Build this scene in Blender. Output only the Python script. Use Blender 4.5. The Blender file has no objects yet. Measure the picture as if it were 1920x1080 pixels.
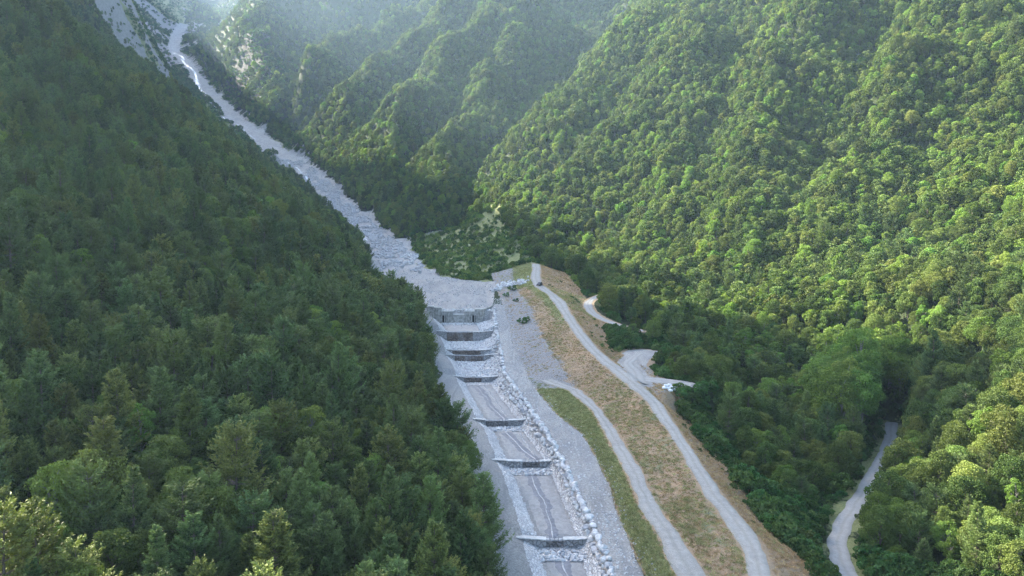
import bpy, math, random
import numpy as np
from mathutils import Vector, Matrix
from mathutils.bvhtree import BVHTree

# ------------------------------------------------------------------ camera, world, sun, exposure
SC = bpy.context.scene
COL = SC.collection
CAMZ, PITCH, FPX = 60.0, math.radians(4.0), 1300.0
SUN_EL, SUN_AZ = math.radians(34.0), math.radians(-52.0)      # azimuth from +Y, negative = towards -X
cd = bpy.data.cameras.new('camera')
cam = bpy.data.objects.new('camera', cd)
COL.objects.link(cam)
cam.location = (0, 0, CAMZ)
cam.rotation_euler = (math.pi / 2 - PITCH, 0, 0)
cd.sensor_width = 36.0
cd.lens = 36.0 * FPX / 1920.0
cd.clip_start, cd.clip_end = 0.5, 8000
SC.camera = cam

W = bpy.data.worlds.new('World')
SC.world = W
W.use_nodes = True
nt = W.node_tree
bg = nt.nodes['Background']
sky = nt.nodes.new('ShaderNodeTexSky')
sky.sky_type = 'NISHITA'
sky.sun_disc = False
sky.sun_elevation = SUN_EL
sky.sun_rotation = SUN_AZ
sky.altitude = 200
sky.dust_density = 2.4
sky.ozone_density = 0.4
nt.links.new(sky.outputs[0], bg.inputs[0])
bg.inputs[1].default_value = 0.105

sd = bpy.data.lights.new('sun', 'SUN')
sun = bpy.data.objects.new('sun', sd)
COL.objects.link(sun)
sd.energy = 5.0
sd.angle = math.radians(0.6)
sd.color = (1.0, 0.92, 0.74)
SDIR = Vector((math.sin(SUN_AZ) * math.cos(SUN_EL), math.cos(SUN_AZ) * math.cos(SUN_EL), math.sin(SUN_EL)))
sun.rotation_euler = SDIR.to_track_quat('Z', 'Y').to_euler()

SC.view_settings.view_transform = 'Standard'
SC.view_settings.look = 'None'
SC.view_settings.exposure = 2.75
SC.view_settings.gamma = 1
cy = SC.cycles
cy.max_bounces = 5
cy.diffuse_bounces = 2
cy.glossy_bounces = 1
cy.transmission_bounces = 3
cy.transparent_max_bounces = 4
cy.volume_bounces = 0
cy.use_denoising = True
cy.denoising_prefilter = 'NONE'
cy.caustics_reflective = cy.caustics_refractive = False

rng = np.random.default_rng(7)
random.seed(7)

# ------------------------------------------------------------------ helpers
FW = np.array([0, math.cos(PITCH), -math.sin(PITCH)])
UP = np.array([0, math.sin(PITCH), math.cos(PITCH)])
RT = np.array([1.0, 0, 0])
CAM = np.array([0, 0, CAMZ])

def P(u, v, Z):
    return CAM + Z * (FW + RT * (u - 960) / FPX + UP * (540 - v) / FPX)

def solve(u, v, zf, lo=40, hi=900):
    """point on the sight line of (u, v) that lies at height zf(y)"""
    for _ in range(50):
        m = (lo + hi) / 2
        p = P(u, v, m)
        if p[2] > zf(p[1]): lo = m
        else: hi = m
    return P(u, v, (lo + hi) / 2)

def proj(p):
    p = np.asarray(p, float) - CAM
    Z = p @ FW
    Zs = np.where(np.abs(Z) < 1e-3, 1e-3, Z)
    return 960 + FPX * (p @ RT) / Zs, 540 - FPX * (p @ UP) / Zs, Z

def line(pts, zf):
    a = np.array([solve(u, v, zf) for u, v in pts])
    return a[np.argsort(a[:, 1])]

def sm(a, b, x):
    t = np.clip((x - a) / (b - a), 0, 1)
    return t * t * (3 - 2 * t)

# value noise on arrays
def _h(ix, iy, s):
    n = (ix.astype(np.int64) * 374761393 + iy.astype(np.int64) * 668265263 + s * 974634777) & 0xffffffff
    n = ((n ^ (n >> 13)) * 1274126177) & 0xffffffff
    return ((n ^ (n >> 16)) & 0xffff) / 65535.0

def vn(x, y, s=0):
    ix, iy = np.floor(x), np.floor(y)
    fx, fy = x - ix, y - iy
    fx = fx * fx * (3 - 2 * fx); fy = fy * fy * (3 - 2 * fy)
    a, b = _h(ix, iy, s), _h(ix + 1, iy, s)
    c, d = _h(ix, iy + 1, s), _h(ix + 1, iy + 1, s)
    return (a * (1 - fx) + b * fx) * (1 - fy) + (c * (1 - fx) + d * fx) * fy

def fbm(x, y, s=0, o=4):
    r, a, t = 0, 0.5, 0
    for i in range(o):
        r = r + a * vn(x, y, s + i * 17); t += a
        x, y, a = x * 2.03 + 7.1, y * 2.03 + 3.7, a * 0.5
    return r / t

def mesh_from(name, V, F, mats=(), smooth=True, midx=None):
    """V (n,3); F list of (m,k) index arrays"""
    me = bpy.data.meshes.new(name)
    V = np.asarray(V, np.float32)
    me.vertices.add(len(V)); me.vertices.foreach_set('co', V.ravel())
    F = [np.asarray(f, np.int32) for f in F if len(f)]
    tot = np.concatenate([np.full(len(f), f.shape[1], np.int32) for f in F])
    loops = np.concatenate([f.ravel() for f in F])
    me.loops.add(len(loops)); me.loops.foreach_set('vertex_index', loops)
    st = np.concatenate([[0], np.cumsum(tot)[:-1]]).astype(np.int32)
    me.polygons.add(len(tot)); me.polygons.foreach_set('loop_start', st); me.polygons.foreach_set('loop_total', tot)
    if smooth: me.polygons.foreach_set('use_smooth', np.ones(len(tot), bool))
    for m in mats: me.materials.append(m)
    if midx is not None: me.polygons.foreach_set('material_index', np.asarray(midx, np.int32))
    me.update(calc_edges=True)
    return me

def fattr(me, name, val):
    a = me.attributes.new(name, 'FLOAT', 'POINT')
    a.data.foreach_set('value', np.asarray(val, np.float32))

def link(o, parent=None):
    COL.objects.link(o)
    if parent: o.parent = parent
    return o

def mobj(name, me, parent=None):
    return link(bpy.data.objects.new(name, me), parent)

def tag(o, label=None, cat=None, group=None, kind=None):
    if label: o['label'] = label
    if cat: o['category'] = cat
    if group: o['group'] = group
    if kind: o['kind'] = kind
    return o

def thing(name, label, cat, loc, rz=0, group=None):
    o = bpy.data.objects.new(name, None)
    o.empty_display_size = 0.3
    link(o); o.location = loc; o.rotation_euler = (0, 0, rz)
    return tag(o, label, cat, group)

class MB:
    """collects shapes into one mesh"""
    def __init__(s): s.V, s.F, s.n = [], [], 0
    def add(s, V, F):
        V = np.asarray(V, float)
        s.V.append(V); s.F += [[i + s.n for i in f] for f in F]; s.n += len(V)
    def box(s, c, d, rz=0, taper=1.0, jit=0):
        x, y, z = [k / 2 for k in d]
        v = np.array([(sx * x * (taper if sz > 0 else 1), sy * y * (taper if sz > 0 else 1), sz * z) for sz in (-1, 1) for sy in (-1, 1) for sx in (-1, 1)])
        if jit: v += rng.uniform(-jit, jit, v.shape)
        R = np.array([[math.cos(rz), -math.sin(rz), 0], [math.sin(rz), math.cos(rz), 0], [0, 0, 1]])
        s.add(v @ R.T + np.array(c), [(0, 2, 3, 1), (4, 5, 7, 6), (0, 1, 5, 4), (2, 6, 7, 3), (0, 4, 6, 2), (1, 3, 7, 5)])
    def tube(s, pts, rad, n=6):
        pts = [np.array(p, float) for p in pts]
        V = []
        for i, p in enumerate(pts):
            d = pts[min(i + 1, len(pts) - 1)] - pts[max(i - 1, 0)]
            d = d / (np.linalg.norm(d) + 1e-9)
            a = np.cross(d, [0.3, 0.9, 0.1]); a /= np.linalg.norm(a) + 1e-9
            b = np.cross(d, a)
            for k in range(n):
                t = 2 * math.pi * k / n
                V.append(p + rad[i] * (a * math.cos(t) + b * math.sin(t)))
        F = []
        for i in range(len(pts) - 1):
            for k in range(n):
                F.append((i * n + k, i * n + (k + 1) % n, (i + 1) * n + (k + 1) % n, (i + 1) * n + k))
        F.append(tuple(range(n))[::-1]); F.append(tuple((len(pts) - 1) * n + k for k in range(n)))
        s.add(V, F)
    def grid(s, A):
        """A (m,n,3) grid of points"""
        m, n = A.shape[:2]
        s.add(A.reshape(-1, 3), [(i * n + j, i * n + j + 1, (i + 1) * n + j + 1, (i + 1) * n + j) for i in range(m - 1) for j in range(n - 1)])
    def mesh(s, name, mat, smooth=False):
        me = bpy.data.meshes.new(name)
        me.from_pydata(np.concatenate(s.V).tolist(), [], s.F)
        me.materials.append(mat)
        if smooth: me.polygons.foreach_set('use_smooth', np.ones(len(me.polygons), bool))
        me.update()
        return me
    def build(s, name, mat, parent=None, smooth=False):
        return mobj(name, s.mesh(name, mat, smooth), parent)

# ------------------------------------------------------------------ materials
def newmat(name):
    m = bpy.data.materials.new(name); m.use_nodes = True
    t = m.node_tree
    return m, t, t.nodes, t.links, t.nodes['Principled BSDF']

def node(ns, kind, **kw):
    n = ns.new(kind)
    for k, v in kw.items(): setattr(n, k, v)
    return n

def noise(ns, ls, scale, detail=4, rough=0.6, coord=None, dist=0.0):
    n = ns.new('ShaderNodeTexNoise')
    n.inputs['Scale'].default_value = scale; n.inputs['Detail'].default_value = detail
    n.inputs['Roughness'].default_value = rough; n.inputs['Distortion'].default_value = dist
    if coord is not None: ls.new(coord, n.inputs['Vector'])
    return n

def ramp(ns, ls, fac, stops):
    r = ns.new('ShaderNodeValToRGB')
    e = r.color_ramp.elements
    e[0].position, e[0].color = stops[0][0], (*stops[0][1], 1)
    e[1].position, e[1].color = stops[1][0], (*stops[1][1], 1)
    for p, c in stops[2:]:
        x = e.new(p); x.color = (*c, 1)
    ls.new(fac, r.inputs[0])
    return r.outputs[0]

def mix(ns, ls, fac, a, b, mode='MIX'):
    m = ns.new('ShaderNodeMix'); m.data_type = 'RGBA'; m.blend_type = mode
    for sock, val in ((m.inputs[0], fac), (m.inputs[6], a), (m.inputs[7], b)):
        if hasattr(val, 'node') or hasattr(val, 'is_output'): ls.new(val, sock)
        elif isinstance(val, (int, float)): sock.default_value = val
        else: sock.default_value = (*val, 1)
    return m.outputs[2]

def math_(ns, ls, op, a, b=None, clamp=False):
    m = ns.new('ShaderNodeMath'); m.operation = op; m.use_clamp = clamp
    for s, v in ((m.inputs[0], a), (m.inputs[1], b)):
        if v is None: continue
        if isinstance(v, (int, float)): s.default_value = v
        else: ls.new(v, s)
    return m.outputs[0]

def geo_pos(ns): return ns.new('ShaderNodeNewGeometry').outputs['Position']

def attr(ns, name):
    a = ns.new('ShaderNodeAttribute'); a.attribute_name = name
    return a.outputs['Fac']

def bump(ns, ls, h, strength, dist, bsdf):
    b = ns.new('ShaderNodeBump'); b.inputs['Strength'].default_value = strength; b.inputs['Distance'].default_value = dist
    ls.new(h, b.inputs['Height']); ls.new(b.outputs[0], bsdf.inputs['Normal'])

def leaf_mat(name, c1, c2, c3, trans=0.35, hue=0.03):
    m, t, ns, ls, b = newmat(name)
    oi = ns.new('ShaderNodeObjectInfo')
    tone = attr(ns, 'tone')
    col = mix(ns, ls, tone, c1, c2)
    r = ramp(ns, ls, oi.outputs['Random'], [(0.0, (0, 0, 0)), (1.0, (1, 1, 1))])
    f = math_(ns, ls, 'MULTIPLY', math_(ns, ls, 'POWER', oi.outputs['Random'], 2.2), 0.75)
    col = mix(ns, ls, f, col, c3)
    hs = ns.new('ShaderNodeHueSaturation')
    rr = math_(ns, ls, 'FRACT', math_(ns, ls, 'MULTIPLY', oi.outputs['Random'], 57.31))
    ls.new(math_(ns, ls, 'ADD', math_(ns, ls, 'MULTIPLY', rr, hue * 2), 0.5 - hue), hs.inputs['Hue'])
    r2 = math_(ns, ls, 'FRACT', math_(ns, ls, 'MULTIPLY', oi.outputs['Random'], 131.7))
    ls.new(math_(ns, ls, 'ADD', math_(ns, ls, 'MULTIPLY', r2, 0.7), 0.65), hs.inputs['Value'])
    ls.new(col, hs.inputs['Color'])
    c = hs.outputs[0]
    ls.new(c, b.inputs['Base Color'])
    b.inputs['Roughness'].default_value = 0.55
    b.inputs['Specular IOR Level'].default_value = 0.1
    tr = ns.new('ShaderNodeBsdfTranslucent')
    ls.new(mix(ns, ls, 1.0, c, (1.15, 1.25, 0.5), 'MULTIPLY'), tr.inputs[0])
    mx = ns.new('ShaderNodeMixShader'); mx.inputs[0].default_value = trans
    ls.new(b.outputs[0], mx.inputs[1]); ls.new(tr.outputs[0], mx.inputs[2])
    ls.new(mx.outputs[0], ns['Material Output'].inputs[0])
    return m

def plain(name, col, rough=0.8, var=0.25, scale=1.5, bmp=0.4, metal=0.0, bd=0.1):
    m, t, ns, ls, b = newmat(name)
    p = geo_pos(ns)
    n = noise(ns, ls, scale, 5, 0.65, p)
    lo = tuple(c * (1 - var) for c in col); hi = tuple(min(1, c * (1 + var)) for c in col)
    ls.new(ramp(ns, ls, n.outputs[0], [(0.3, lo), (0.7, hi)]), b.inputs['Base Color'])
    b.inputs['Roughness'].default_value = rough; b.inputs['Metallic'].default_value = metal
    if bmp: bump(ns, ls, n.outputs[0], bmp, bd, b)
    return m

def gravel_mat(name, base=(0.43, 0.41, 0.38), dark=(0.23, 0.222, 0.208), track=False):
    m, t, ns, ls, b = newmat(name)
    p = geo_pos(ns)
    big = noise(ns, ls, 0.09, 5, 0.6, p, 0.6)
    mid = noise(ns, ls, 0.9, 6, 0.75, p)
    fine = noise(ns, ls, 6.0, 4, 0.8, p)
    vor = ns.new('ShaderNodeTexVoronoi'); vor.inputs['Scale'].default_value = 2.2; ls.new(p, vor.inputs['Vector'])
    sp = ramp(ns, ls, vor.outputs['Distance'], [(0.0, (1, 1, 1)), (0.22, (0, 0, 0))])
    c = mix(ns, ls, ramp(ns, ls, mid.outputs[0], [(0.3, (0, 0, 0)), (0.68, (1, 1, 1))]), dark, base)
    c = mix(ns, ls, math_(ns, ls, 'MULTIPLY', big.outputs[0], 0.55), c, tuple(k * 1.25 for k in base))
    c = mix(ns, ls, math_(ns, ls, 'MULTIPLY', ramp(ns, ls, fine.outputs[0], [(0.55, (0, 0, 0)), (0.75, (1, 1, 1))]), 0.4), c, (0.58, 0.58, 0.58))
    c = mix(ns, ls, math_(ns, ls, 'MULTIPLY', sp, 0.25), c, (0.62, 0.62, 0.6))
    if track:
        tr = attr(ns, 'across')
        k = math_(ns, ls, 'MULTIPLY', ramp(ns, ls, tr, [(0.0, (1, 1, 1)), (0.22, (0.1, 0.1, 0.1)), (0.36, (0, 0, 0)), (0.5, (0.75, 0.75, 0.75)), (0.64, (0, 0, 0)), (0.78, (0.1, 0.1, 0.1)), (1.0, (1, 1, 1))]), math_(ns, ls, 'MULTIPLY', mid.outputs[0], 0.7))
        c = mix(ns, ls, k, c, (0.17, 0.165, 0.12))
    ls.new(c, b.inputs['Base Color'])
    b.inputs['Roughness'].default_value = 0.9
    b.inputs['Specular IOR Level'].default_value = 0.2
    h = math_(ns, ls, 'ADD', mid.outputs[0], math_(ns, ls, 'MULTIPLY', fine.outputs[0], 0.5))
    bump(ns, ls, h, 0.8, 0.35, b)
    return m

def ground_mat():
    m, t, ns, ls, b = newmat('terrain')
    p = geo_pos(ns)
    n_big = noise(ns, ls, 0.03, 6, 0.6, p, 0.8)
    n_mid = noise(ns, ls, 0.35, 6, 0.7, p, 0.3)
    n_fin = noise(ns, ls, 2.6, 5, 0.8, p)
    n_vf = noise(ns, ls, 9.0, 3, 0.8, p)
    grass_n = noise(ns, ls, 0.16, 7, 0.72, p, 0.5)
    # stretched noise for scree / eroded slope streaks
    floor = ramp(ns, ls, n_mid.outputs[0], [(0.3, (0.018, 0.026, 0.012)), (0.7, (0.05, 0.07, 0.03))])
    gravel = ramp(ns, ls, n_fin.outputs[0], [(0.30, (0.19, 0.183, 0.172)), (0.5, (0.36, 0.345, 0.32)), (0.72, (0.62, 0.60, 0.565))])
    brd = noise(ns, ls, 1.0, 5, 0.65, None, 1.2)
    mpb = ns.new('ShaderNodeMapping'); mpb.inputs['Scale'].default_value = (0.22, 0.045, 0.1); mpb.inputs['Rotation'].default_value = (0, 0, -0.35); ls.new(p, mpb.inputs[0]); ls.new(mpb.outputs[0], brd.inputs['Vector'])
    gravel = mix(ns, ls, math_(ns, ls, 'MULTIPLY', ramp(ns, ls, brd.outputs[0], [(0.44, (1, 1, 1)), (0.56, (0, 0, 0))]), 0.45), gravel, (0.19, 0.19, 0.195))
    gravel = mix(ns, ls, math_(ns, ls, 'MULTIPLY', ramp(ns, ls, n_big.outputs[0], [(0.35, (0, 0, 0)), (0.65, (1, 1, 1))]), 0.35), gravel, (0.42, 0.42, 0.43))
    dry = ramp(ns, ls, n_fin.outputs[0], [(0.28, (0.22, 0.14, 0.085)), (0.5, (0.42, 0.29, 0.18)), (0.75, (0.58, 0.44, 0.30))])
    dry = mix(ns, ls, ramp(ns, ls, grass_n.outputs[0], [(0.36, (0, 0, 0)), (0.62, (1, 1, 1))]), dry, (0.33, 0.26, 0.18))
    green = ramp(ns, ls, n_fin.outputs[0], [(0.25, (0.12, 0.145, 0.055)), (0.55, (0.25, 0.27, 0.12)), (0.8, (0.40, 0.38, 0.23))])
    scree = ramp(ns, ls, n_mid.outputs[0], [(0.3, (0.15, 0.15, 0.14)), (0.7, (0.32, 0.315, 0.30))])
    scree = mix(ns, ls, 0.3, scree, gravel)
    wv = ns.new('ShaderNodeTexWave'); wv.inputs['Scale'].default_value = 0.09; wv.inputs['Distortion'].default_value = 14; wv.inputs['Detail'].default_value = 5; wv.inputs['Detail Scale'].default_value = 1.4
    mp = ns.new('ShaderNodeMapping'); mp.inputs['Rotation'].default_value = (0.5, 1.1, 0.3); ls.new(p, mp.inputs[0]); ls.new(mp.outputs[0], wv.inputs[0])
    rock = ramp(ns, ls, wv.outputs['Fac'], [(0.1, (0.018, 0.018, 0.021)), (0.6, (0.038, 0.038, 0.042)), (0.95, (0.075, 0.075, 0.08))])
    def soft(a, n, amt=0.7):
        # roughen the edge of a mask with noise
        s = math_(ns, ls, 'ADD', attr(ns, a), math_(ns, ls, 'MULTIPLY', math_(ns, ls, 'SUBTRACT', n, 0.5), amt))
        return ramp(ns, ls, s, [(0.42, (0, 0, 0)), (0.58, (1, 1, 1))])
    c = floor
    c = mix(ns, ls, soft('m_scree', n_mid.outputs[0], 1.1), c, scree)
    c = mix(ns, ls, soft('m_rock', n_mid.outputs[0], 1.0), c, rock)
    c = mix(ns, ls, soft('m_dry', n_mid.outputs[0], 1.0), c, dry)
    c = mix(ns, ls, soft('m_gravel', n_mid.outputs[0], 0.7), c, gravel)
    c = mix(ns, ls, soft('m_green', grass_n.outputs[0], 2.2), c, green)
    c = mix(ns, ls, soft('m_erode', grass_n.outputs[0], 2.0), c, ramp(ns, ls, n_fin.outputs[0], [(0.3, (0.17, 0.165, 0.165)), (0.7, (0.40, 0.39, 0.38))]))
    ls.new(c, b.inputs['Base Color'])
    b.inputs['Roughness'].default_value = 0.92
    b.inputs['Specular IOR Level'].default_value = 0.15
    h = math_(ns, ls, 'ADD', math_(ns, ls, 'MULTIPLY', n_mid.outputs[0], 0.8), math_(ns, ls, 'ADD', n_fin.outputs[0], math_(ns, ls, 'MULTIPLY', n_vf.outputs[0], 0.3)))
    bump(ns, ls, h, 0.9, 0.45, b)
    return m

M_GROUND = ground_mat()
M_GRAVEL = gravel_mat('gravel')
M_ROAD = gravel_mat('road_gravel', (0.38, 0.365, 0.34), (0.20, 0.192, 0.178), True)
M_PALE = gravel_mat('pale_road', (0.37, 0.362, 0.345), (0.24, 0.232, 0.22), True)
M_BED = gravel_mat('channel_floor', (0.38, 0.37, 0.355), (0.18, 0.177, 0.172))
M_STONE = plain('pale_limestone', (0.52, 0.52, 0.51), 0.85, 0.3, 1.3, 0.5, 0, 0.2)
M_STONE2 = plain('grey_limestone', (0.38, 0.38, 0.385), 0.85, 0.35, 1.1, 0.5, 0, 0.2)
M_BARK = plain('bark', (0.11, 0.09, 0.075), 0.95, 0.4, 3.0, 0.8)
M_BARKP = plain('pale_bark', (0.24, 0.22, 0.20), 0.95, 0.35, 3.0, 0.6)
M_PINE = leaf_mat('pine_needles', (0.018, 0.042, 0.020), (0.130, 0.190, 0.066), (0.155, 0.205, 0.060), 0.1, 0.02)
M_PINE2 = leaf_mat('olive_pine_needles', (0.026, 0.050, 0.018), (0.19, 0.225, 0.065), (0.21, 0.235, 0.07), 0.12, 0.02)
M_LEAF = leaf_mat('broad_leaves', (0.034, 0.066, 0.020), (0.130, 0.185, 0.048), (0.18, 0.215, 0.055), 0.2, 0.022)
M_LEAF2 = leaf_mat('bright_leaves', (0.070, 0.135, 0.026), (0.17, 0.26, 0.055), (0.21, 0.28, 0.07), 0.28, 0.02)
M_SHRUB = leaf_mat('shrub_leaves', (0.030, 0.075, 0.022), (0.075, 0.15, 0.045), (0.11, 0.17, 0.06), 0.35, 0.03)
M_GRASS = leaf_mat('green_grass', (0.15, 0.17, 0.065), (0.38, 0.38, 0.19), (0.46, 0.42, 0.26), 0.3, 0.03)
M_STRAW = leaf_mat('dry_grass', (0.24, 0.15, 0.08), (0.50, 0.35, 0.21), (0.58, 0.44, 0.28), 0.25, 0.02)

# ------------------------------------------------------------------ terrain: break lines of the channel and the embankment
TY = [-300, 225, 262, 300, 320, 900]; TZ = [-22.4, 18.55, 23.5, 30.2, 31.6, 75]
terr = lambda y: float(np.interp(y, TY, TZ))
crest = lambda y: 3 + 0.1 * y
road2 = lambda y: terr(y) + 2.6 * float(np.clip((205 - y) / 70, 0, 1))
foot_r = lambda y: -2.8 + 0.1 * y

# channel bed: a staircase of check dams, foot and crest read off along the bed
DAMS_UV = [  # u left, u right, v crest, v foot
    (992, 1112, 1013, 1026), (937, 1048, 866, 876), (911, 991, 789, 799), (876, 934, 708, 717),
    (850, 913, 667, 677), (847, 915, 657, 665.5), (836, 915, 623, 640), (814, 925, 583, 606)]
stairs = []            # (y, z foot, z crest)
yb, zb, RS = 100.0, 5.6, 0.028
for ul, ur, vc, vf in DAMS_UV:
    zf = lambda y, yb=yb, zb=zb: zb + RS * (y - yb)
    p = solve((ul + ur) / 2, vf, zf)
    # crest at same y
    k = (p[1]) / (FW[1] + UP[1] * (540 - vc) / FPX)
    q = P((ul + ur) / 2, vc, k)
    stairs.append((p[1], p[2], q[2]))
    yb, zb = p[1], q[2]
print('stairs', [(round(a, 1), round(b, 1), round(c, 1)) for a, b, c in stairs])
Y_DAM = stairs[-1][0]; Z_DAM = stairs[-1][2]
SY, SZ = [-200, 100.0], [5.6 - RS * 300, 5.6]
for y, a, b in stairs: SY += [y + 0.75, y + 0.95]; SZ += [a, b]
BASIN_S = 0.075
basin = lambda y: Z_DAM - 0.4 + BASIN_S * (y - Y_DAM)
SY.append(900); SZ.append(basin(900))
bed = lambda y: np.interp(y, SY, SZ)

UV = {
 'BL': [(1020, 1075), (1002, 1004), (960, 889), (944, 856), (923, 808), (907, 787), (872, 724), (862, 690), (846, 655), (838, 625)],
 'BR': [(1110, 1075), (1090, 1004), (1041, 888), (1024, 856), (982, 803), (970, 778), (925, 722), (918, 690), (912, 655), (905, 625)],
 'WL': [(1132, 1078), (1112, 1014), (1098, 973), (1060, 904), (1041, 850), (1016, 812), (991, 784), (963, 746), (938, 708), (934, 669), (922, 625), (921, 580)],
 'WR': [(1155, 1078), (1117, 982), (1079, 904), (1048, 841), (1022, 800), (994, 759), (948, 697), (942, 656), (934, 625), (930, 594), (927, 571)],
 'TR': [(1206, 1078), (1183, 1023), (1155, 960), (1142, 910), (1111, 847), (1092, 815), (1041, 775), (1013, 740), (989, 708), (984, 687), (962, 646), (954, 610), (943, 572)],
 'R2L': [(1270, 1078), (1233, 1001), (1196, 941), (1173, 881), (1139, 822), (1111, 771), (1073, 740), (1060, 727), (1026, 711)],
 'R2R': [(1323, 1073), (1270, 999), (1228, 939), (1200, 876), (1160, 812), (1119, 759), (1073, 719), (1039, 706)],
 'R1L': [(1402, 1078), (1395, 1036), (1366, 988), (1316, 925), (1263, 823), (1206, 747), (1166, 713), (1119, 674), (1088, 641), (1067, 612), (1044, 576), (1026, 552), (1002, 537), (994, 520), (998, 504)],
 'R1R': [(1448, 1078), (1446, 1052), (1425, 1010), (1376, 953), (1320, 876), (1281, 816), (1246, 762), (1202, 719), (1161, 685), (1130, 661), (1104, 633), (1072, 588), (1060, 565), (1036, 547), (1018, 534), (1014, 520), (1014, 504)],
 'BS': [(1552, 1070), (1474, 1031), (1425, 967), (1397, 918), (1341, 865), (1291, 798), (1262, 760), (1160, 675), (1138, 632), (1125, 602), (1096, 568), (1088, 548), (1060, 520)],
}
L = {}
for k, zf in (('BL', bed), ('BR', bed), ('WL', terr), ('WR', terr), ('TR', terr), ('R2L', road2), ('R2R', road2), ('R1L', crest), ('R1R', crest), ('BS', foot_r)):
    L[k] = line(UV[k], zf)
# left bank: top of the lining and foot of the wooded hill, offset from the bed edge
YS = 0.5
yy = np.arange(-150, 461, YS)
def lx(k): 
    a = L[k]; ys, xs = a[:, 1], a[:, 0]
    x = np.interp(yy, ys, xs)
    s0 = np.clip((xs[2] - xs[0]) / (ys[2] - ys[0]), -0.35, 0.35) if k != 'BS' else -0.3
    x = np.where(yy < ys[0], xs[0] + s0 * (yy - ys[0]) , x)
    s1 = np.clip((xs[-1] - xs[-3]) / (ys[-1] - ys[-3]), -0.25, 0.1)
    x = np.where(yy > ys[-1], xs[-1] + s1 * (yy - ys[-1]), x)
    w = np.hanning(23)[1:-1]; w /= w.sum()
    return np.convolve(np.pad(x, 10, mode='edge'), w, 'valid')
X = {k: lx(k) for k in L}
bedz = bed(yy)
up = yy > Y_DAM
lining = np.interp(yy, [0, 200, 280, 350], [1.5, 1.8, 3.0, 4.0])
X['LT'] = X['BL'] - np.interp(yy, [100, 200, 300, 350], [3.0, 3.0, 4.0, 5.0])
X['FL'] = X['LT'] - np.interp(yy, [60, 120, 150, 185, 205, 230, 300, 360, 420], [6, 4.5, 5.5, 9.5, 6, 5, 4, 5, 4])
FUV = [(812, 580), (788, 560), (760, 540), (728, 516)]
fl = line(FUV, basin)
X['FL'] = np.where(yy > Y_DAM + 8, np.interp(yy, fl[:, 1], fl[:, 0]), X['FL'])
X['LT'] = np.where(yy > Y_DAM + 8, X['FL'] + 1.5, X['LT'])
X['BL'] = np.where(yy > Y_DAM + 8, X['FL'] + 3, X['BL'])
tz = np.interp(yy, TY, TZ)
r2h = 2.6 * np.clip((205 - yy) / 70, 0, 1)
bz = basin(yy)
ZL = {}
bs = 0.066 * yy - 0.9
smooth_bed = np.convolve(np.pad(bedz, 8, mode='edge'), np.ones(17) / 17, 'valid')
ZL['BL'] = bedz; ZL['BR'] = bedz
ZL['LT'] = np.where(up, bz, np.minimum(bedz + lining, tz + 1)); ZL['FL'] = np.where(up, bz + 0.3, ZL['LT'] + 1.2)
ZL['WL'] = np.where(up, bz, np.minimum(bedz + 1.5, tz))
for k in ('WR', 'TR'): ZL[k] = np.where(yy > Y_DAM + 6, np.minimum(tz, bz + 0.8 * (k != 'WL')), tz)
ZL['R2L'] = tz + r2h; ZL['R2R'] = tz + r2h
ZL['R1L'] = 3 + 0.1 * yy; ZL['R1R'] = 3 + 0.1 * yy; ZL['BS'] = -2.8 + 0.1 * yy
# where the lower road has not left the terrace yet the two lines run in the foot of the slope
w = sm(196, 214, yy)
slope_top = X['R1L']; 
for k, f in (('R2L', 0.04), ('R2R', 0.25)):
    tgt = X['TR'] + f * (X['R1L'] - X['TR'])
    X[k] = X[k] * (1 - w) + tgt * w
    ZL[k] = ZL[k] * (1 - w) + (ZL['TR'] + f * (ZL['R1L'] - ZL['TR'])) * w
ORD = ['FL', 'LT', 'BL', 'BR', 'WL', 'WR', 'TR', 'R2L', 'R2R', 'R1L', 'R1R', 'BS']
for a, b in zip(ORD[:-1], ORD[1:]): X[b] = np.maximum(X[b], X[a] + 0.3)
BX = np.array([X[k] for k in ORD]); BZ = np.array([ZL[k] for k in ORD])     # (12, ny)
def at_y(k, y): return np.interp(y, yy, X[k]), np.interp(y, yy, ZL[k])

# ------------------------------------------------------------------ macro terrain
RIV = np.array([[float(np.interp(Y_DAM + 40, yy, X['BL'])), Y_DAM + 40, basin(Y_DAM + 40)]] + [list(P(*q)) for q in
     [(775, 500, 480), (740, 470, 560), (680, 420, 660), (620, 368, 760), (565, 320, 860), (500, 268, 980), (440, 222, 1120), (385, 165, 1280), (350, 120, 1420), (325, 95, 1560), (330, 70, 1750), (345, 45, 1950)]])
ctl = []
def densify_(pl, step):
    s_ = np.concatenate([[0], np.cumsum(np.hypot(*(pl[1:, :2] - pl[:-1, :2]).T))])
    t = np.linspace(0, s_[-1], max(int(s_[-1] / step), 2) + 1)
    return np.stack([np.interp(t, s_, pl[:, i]) for i in range(3)], 1)
def C3(u, v, Z, dz=0): p = P(u, v, Z); ctl.append((p[0], p[1], p[2] + dz))
for p in RIV[1:]:
    ctl.append(tuple(p))
# right bank of the torrent
for i in range(2, len(RIV)):
    d = RIV[min(i + 1, len(RIV) - 1)] - RIV[i - 1]; d[2] = 0; d /= np.linalg.norm(d)
    r = np.array([d[1], -d[0], 0])
    wd = 26 if i < 6 else 16
    ctl.append(tuple(RIV[i] + r * wd + [0, 0, 2.0]))
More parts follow.
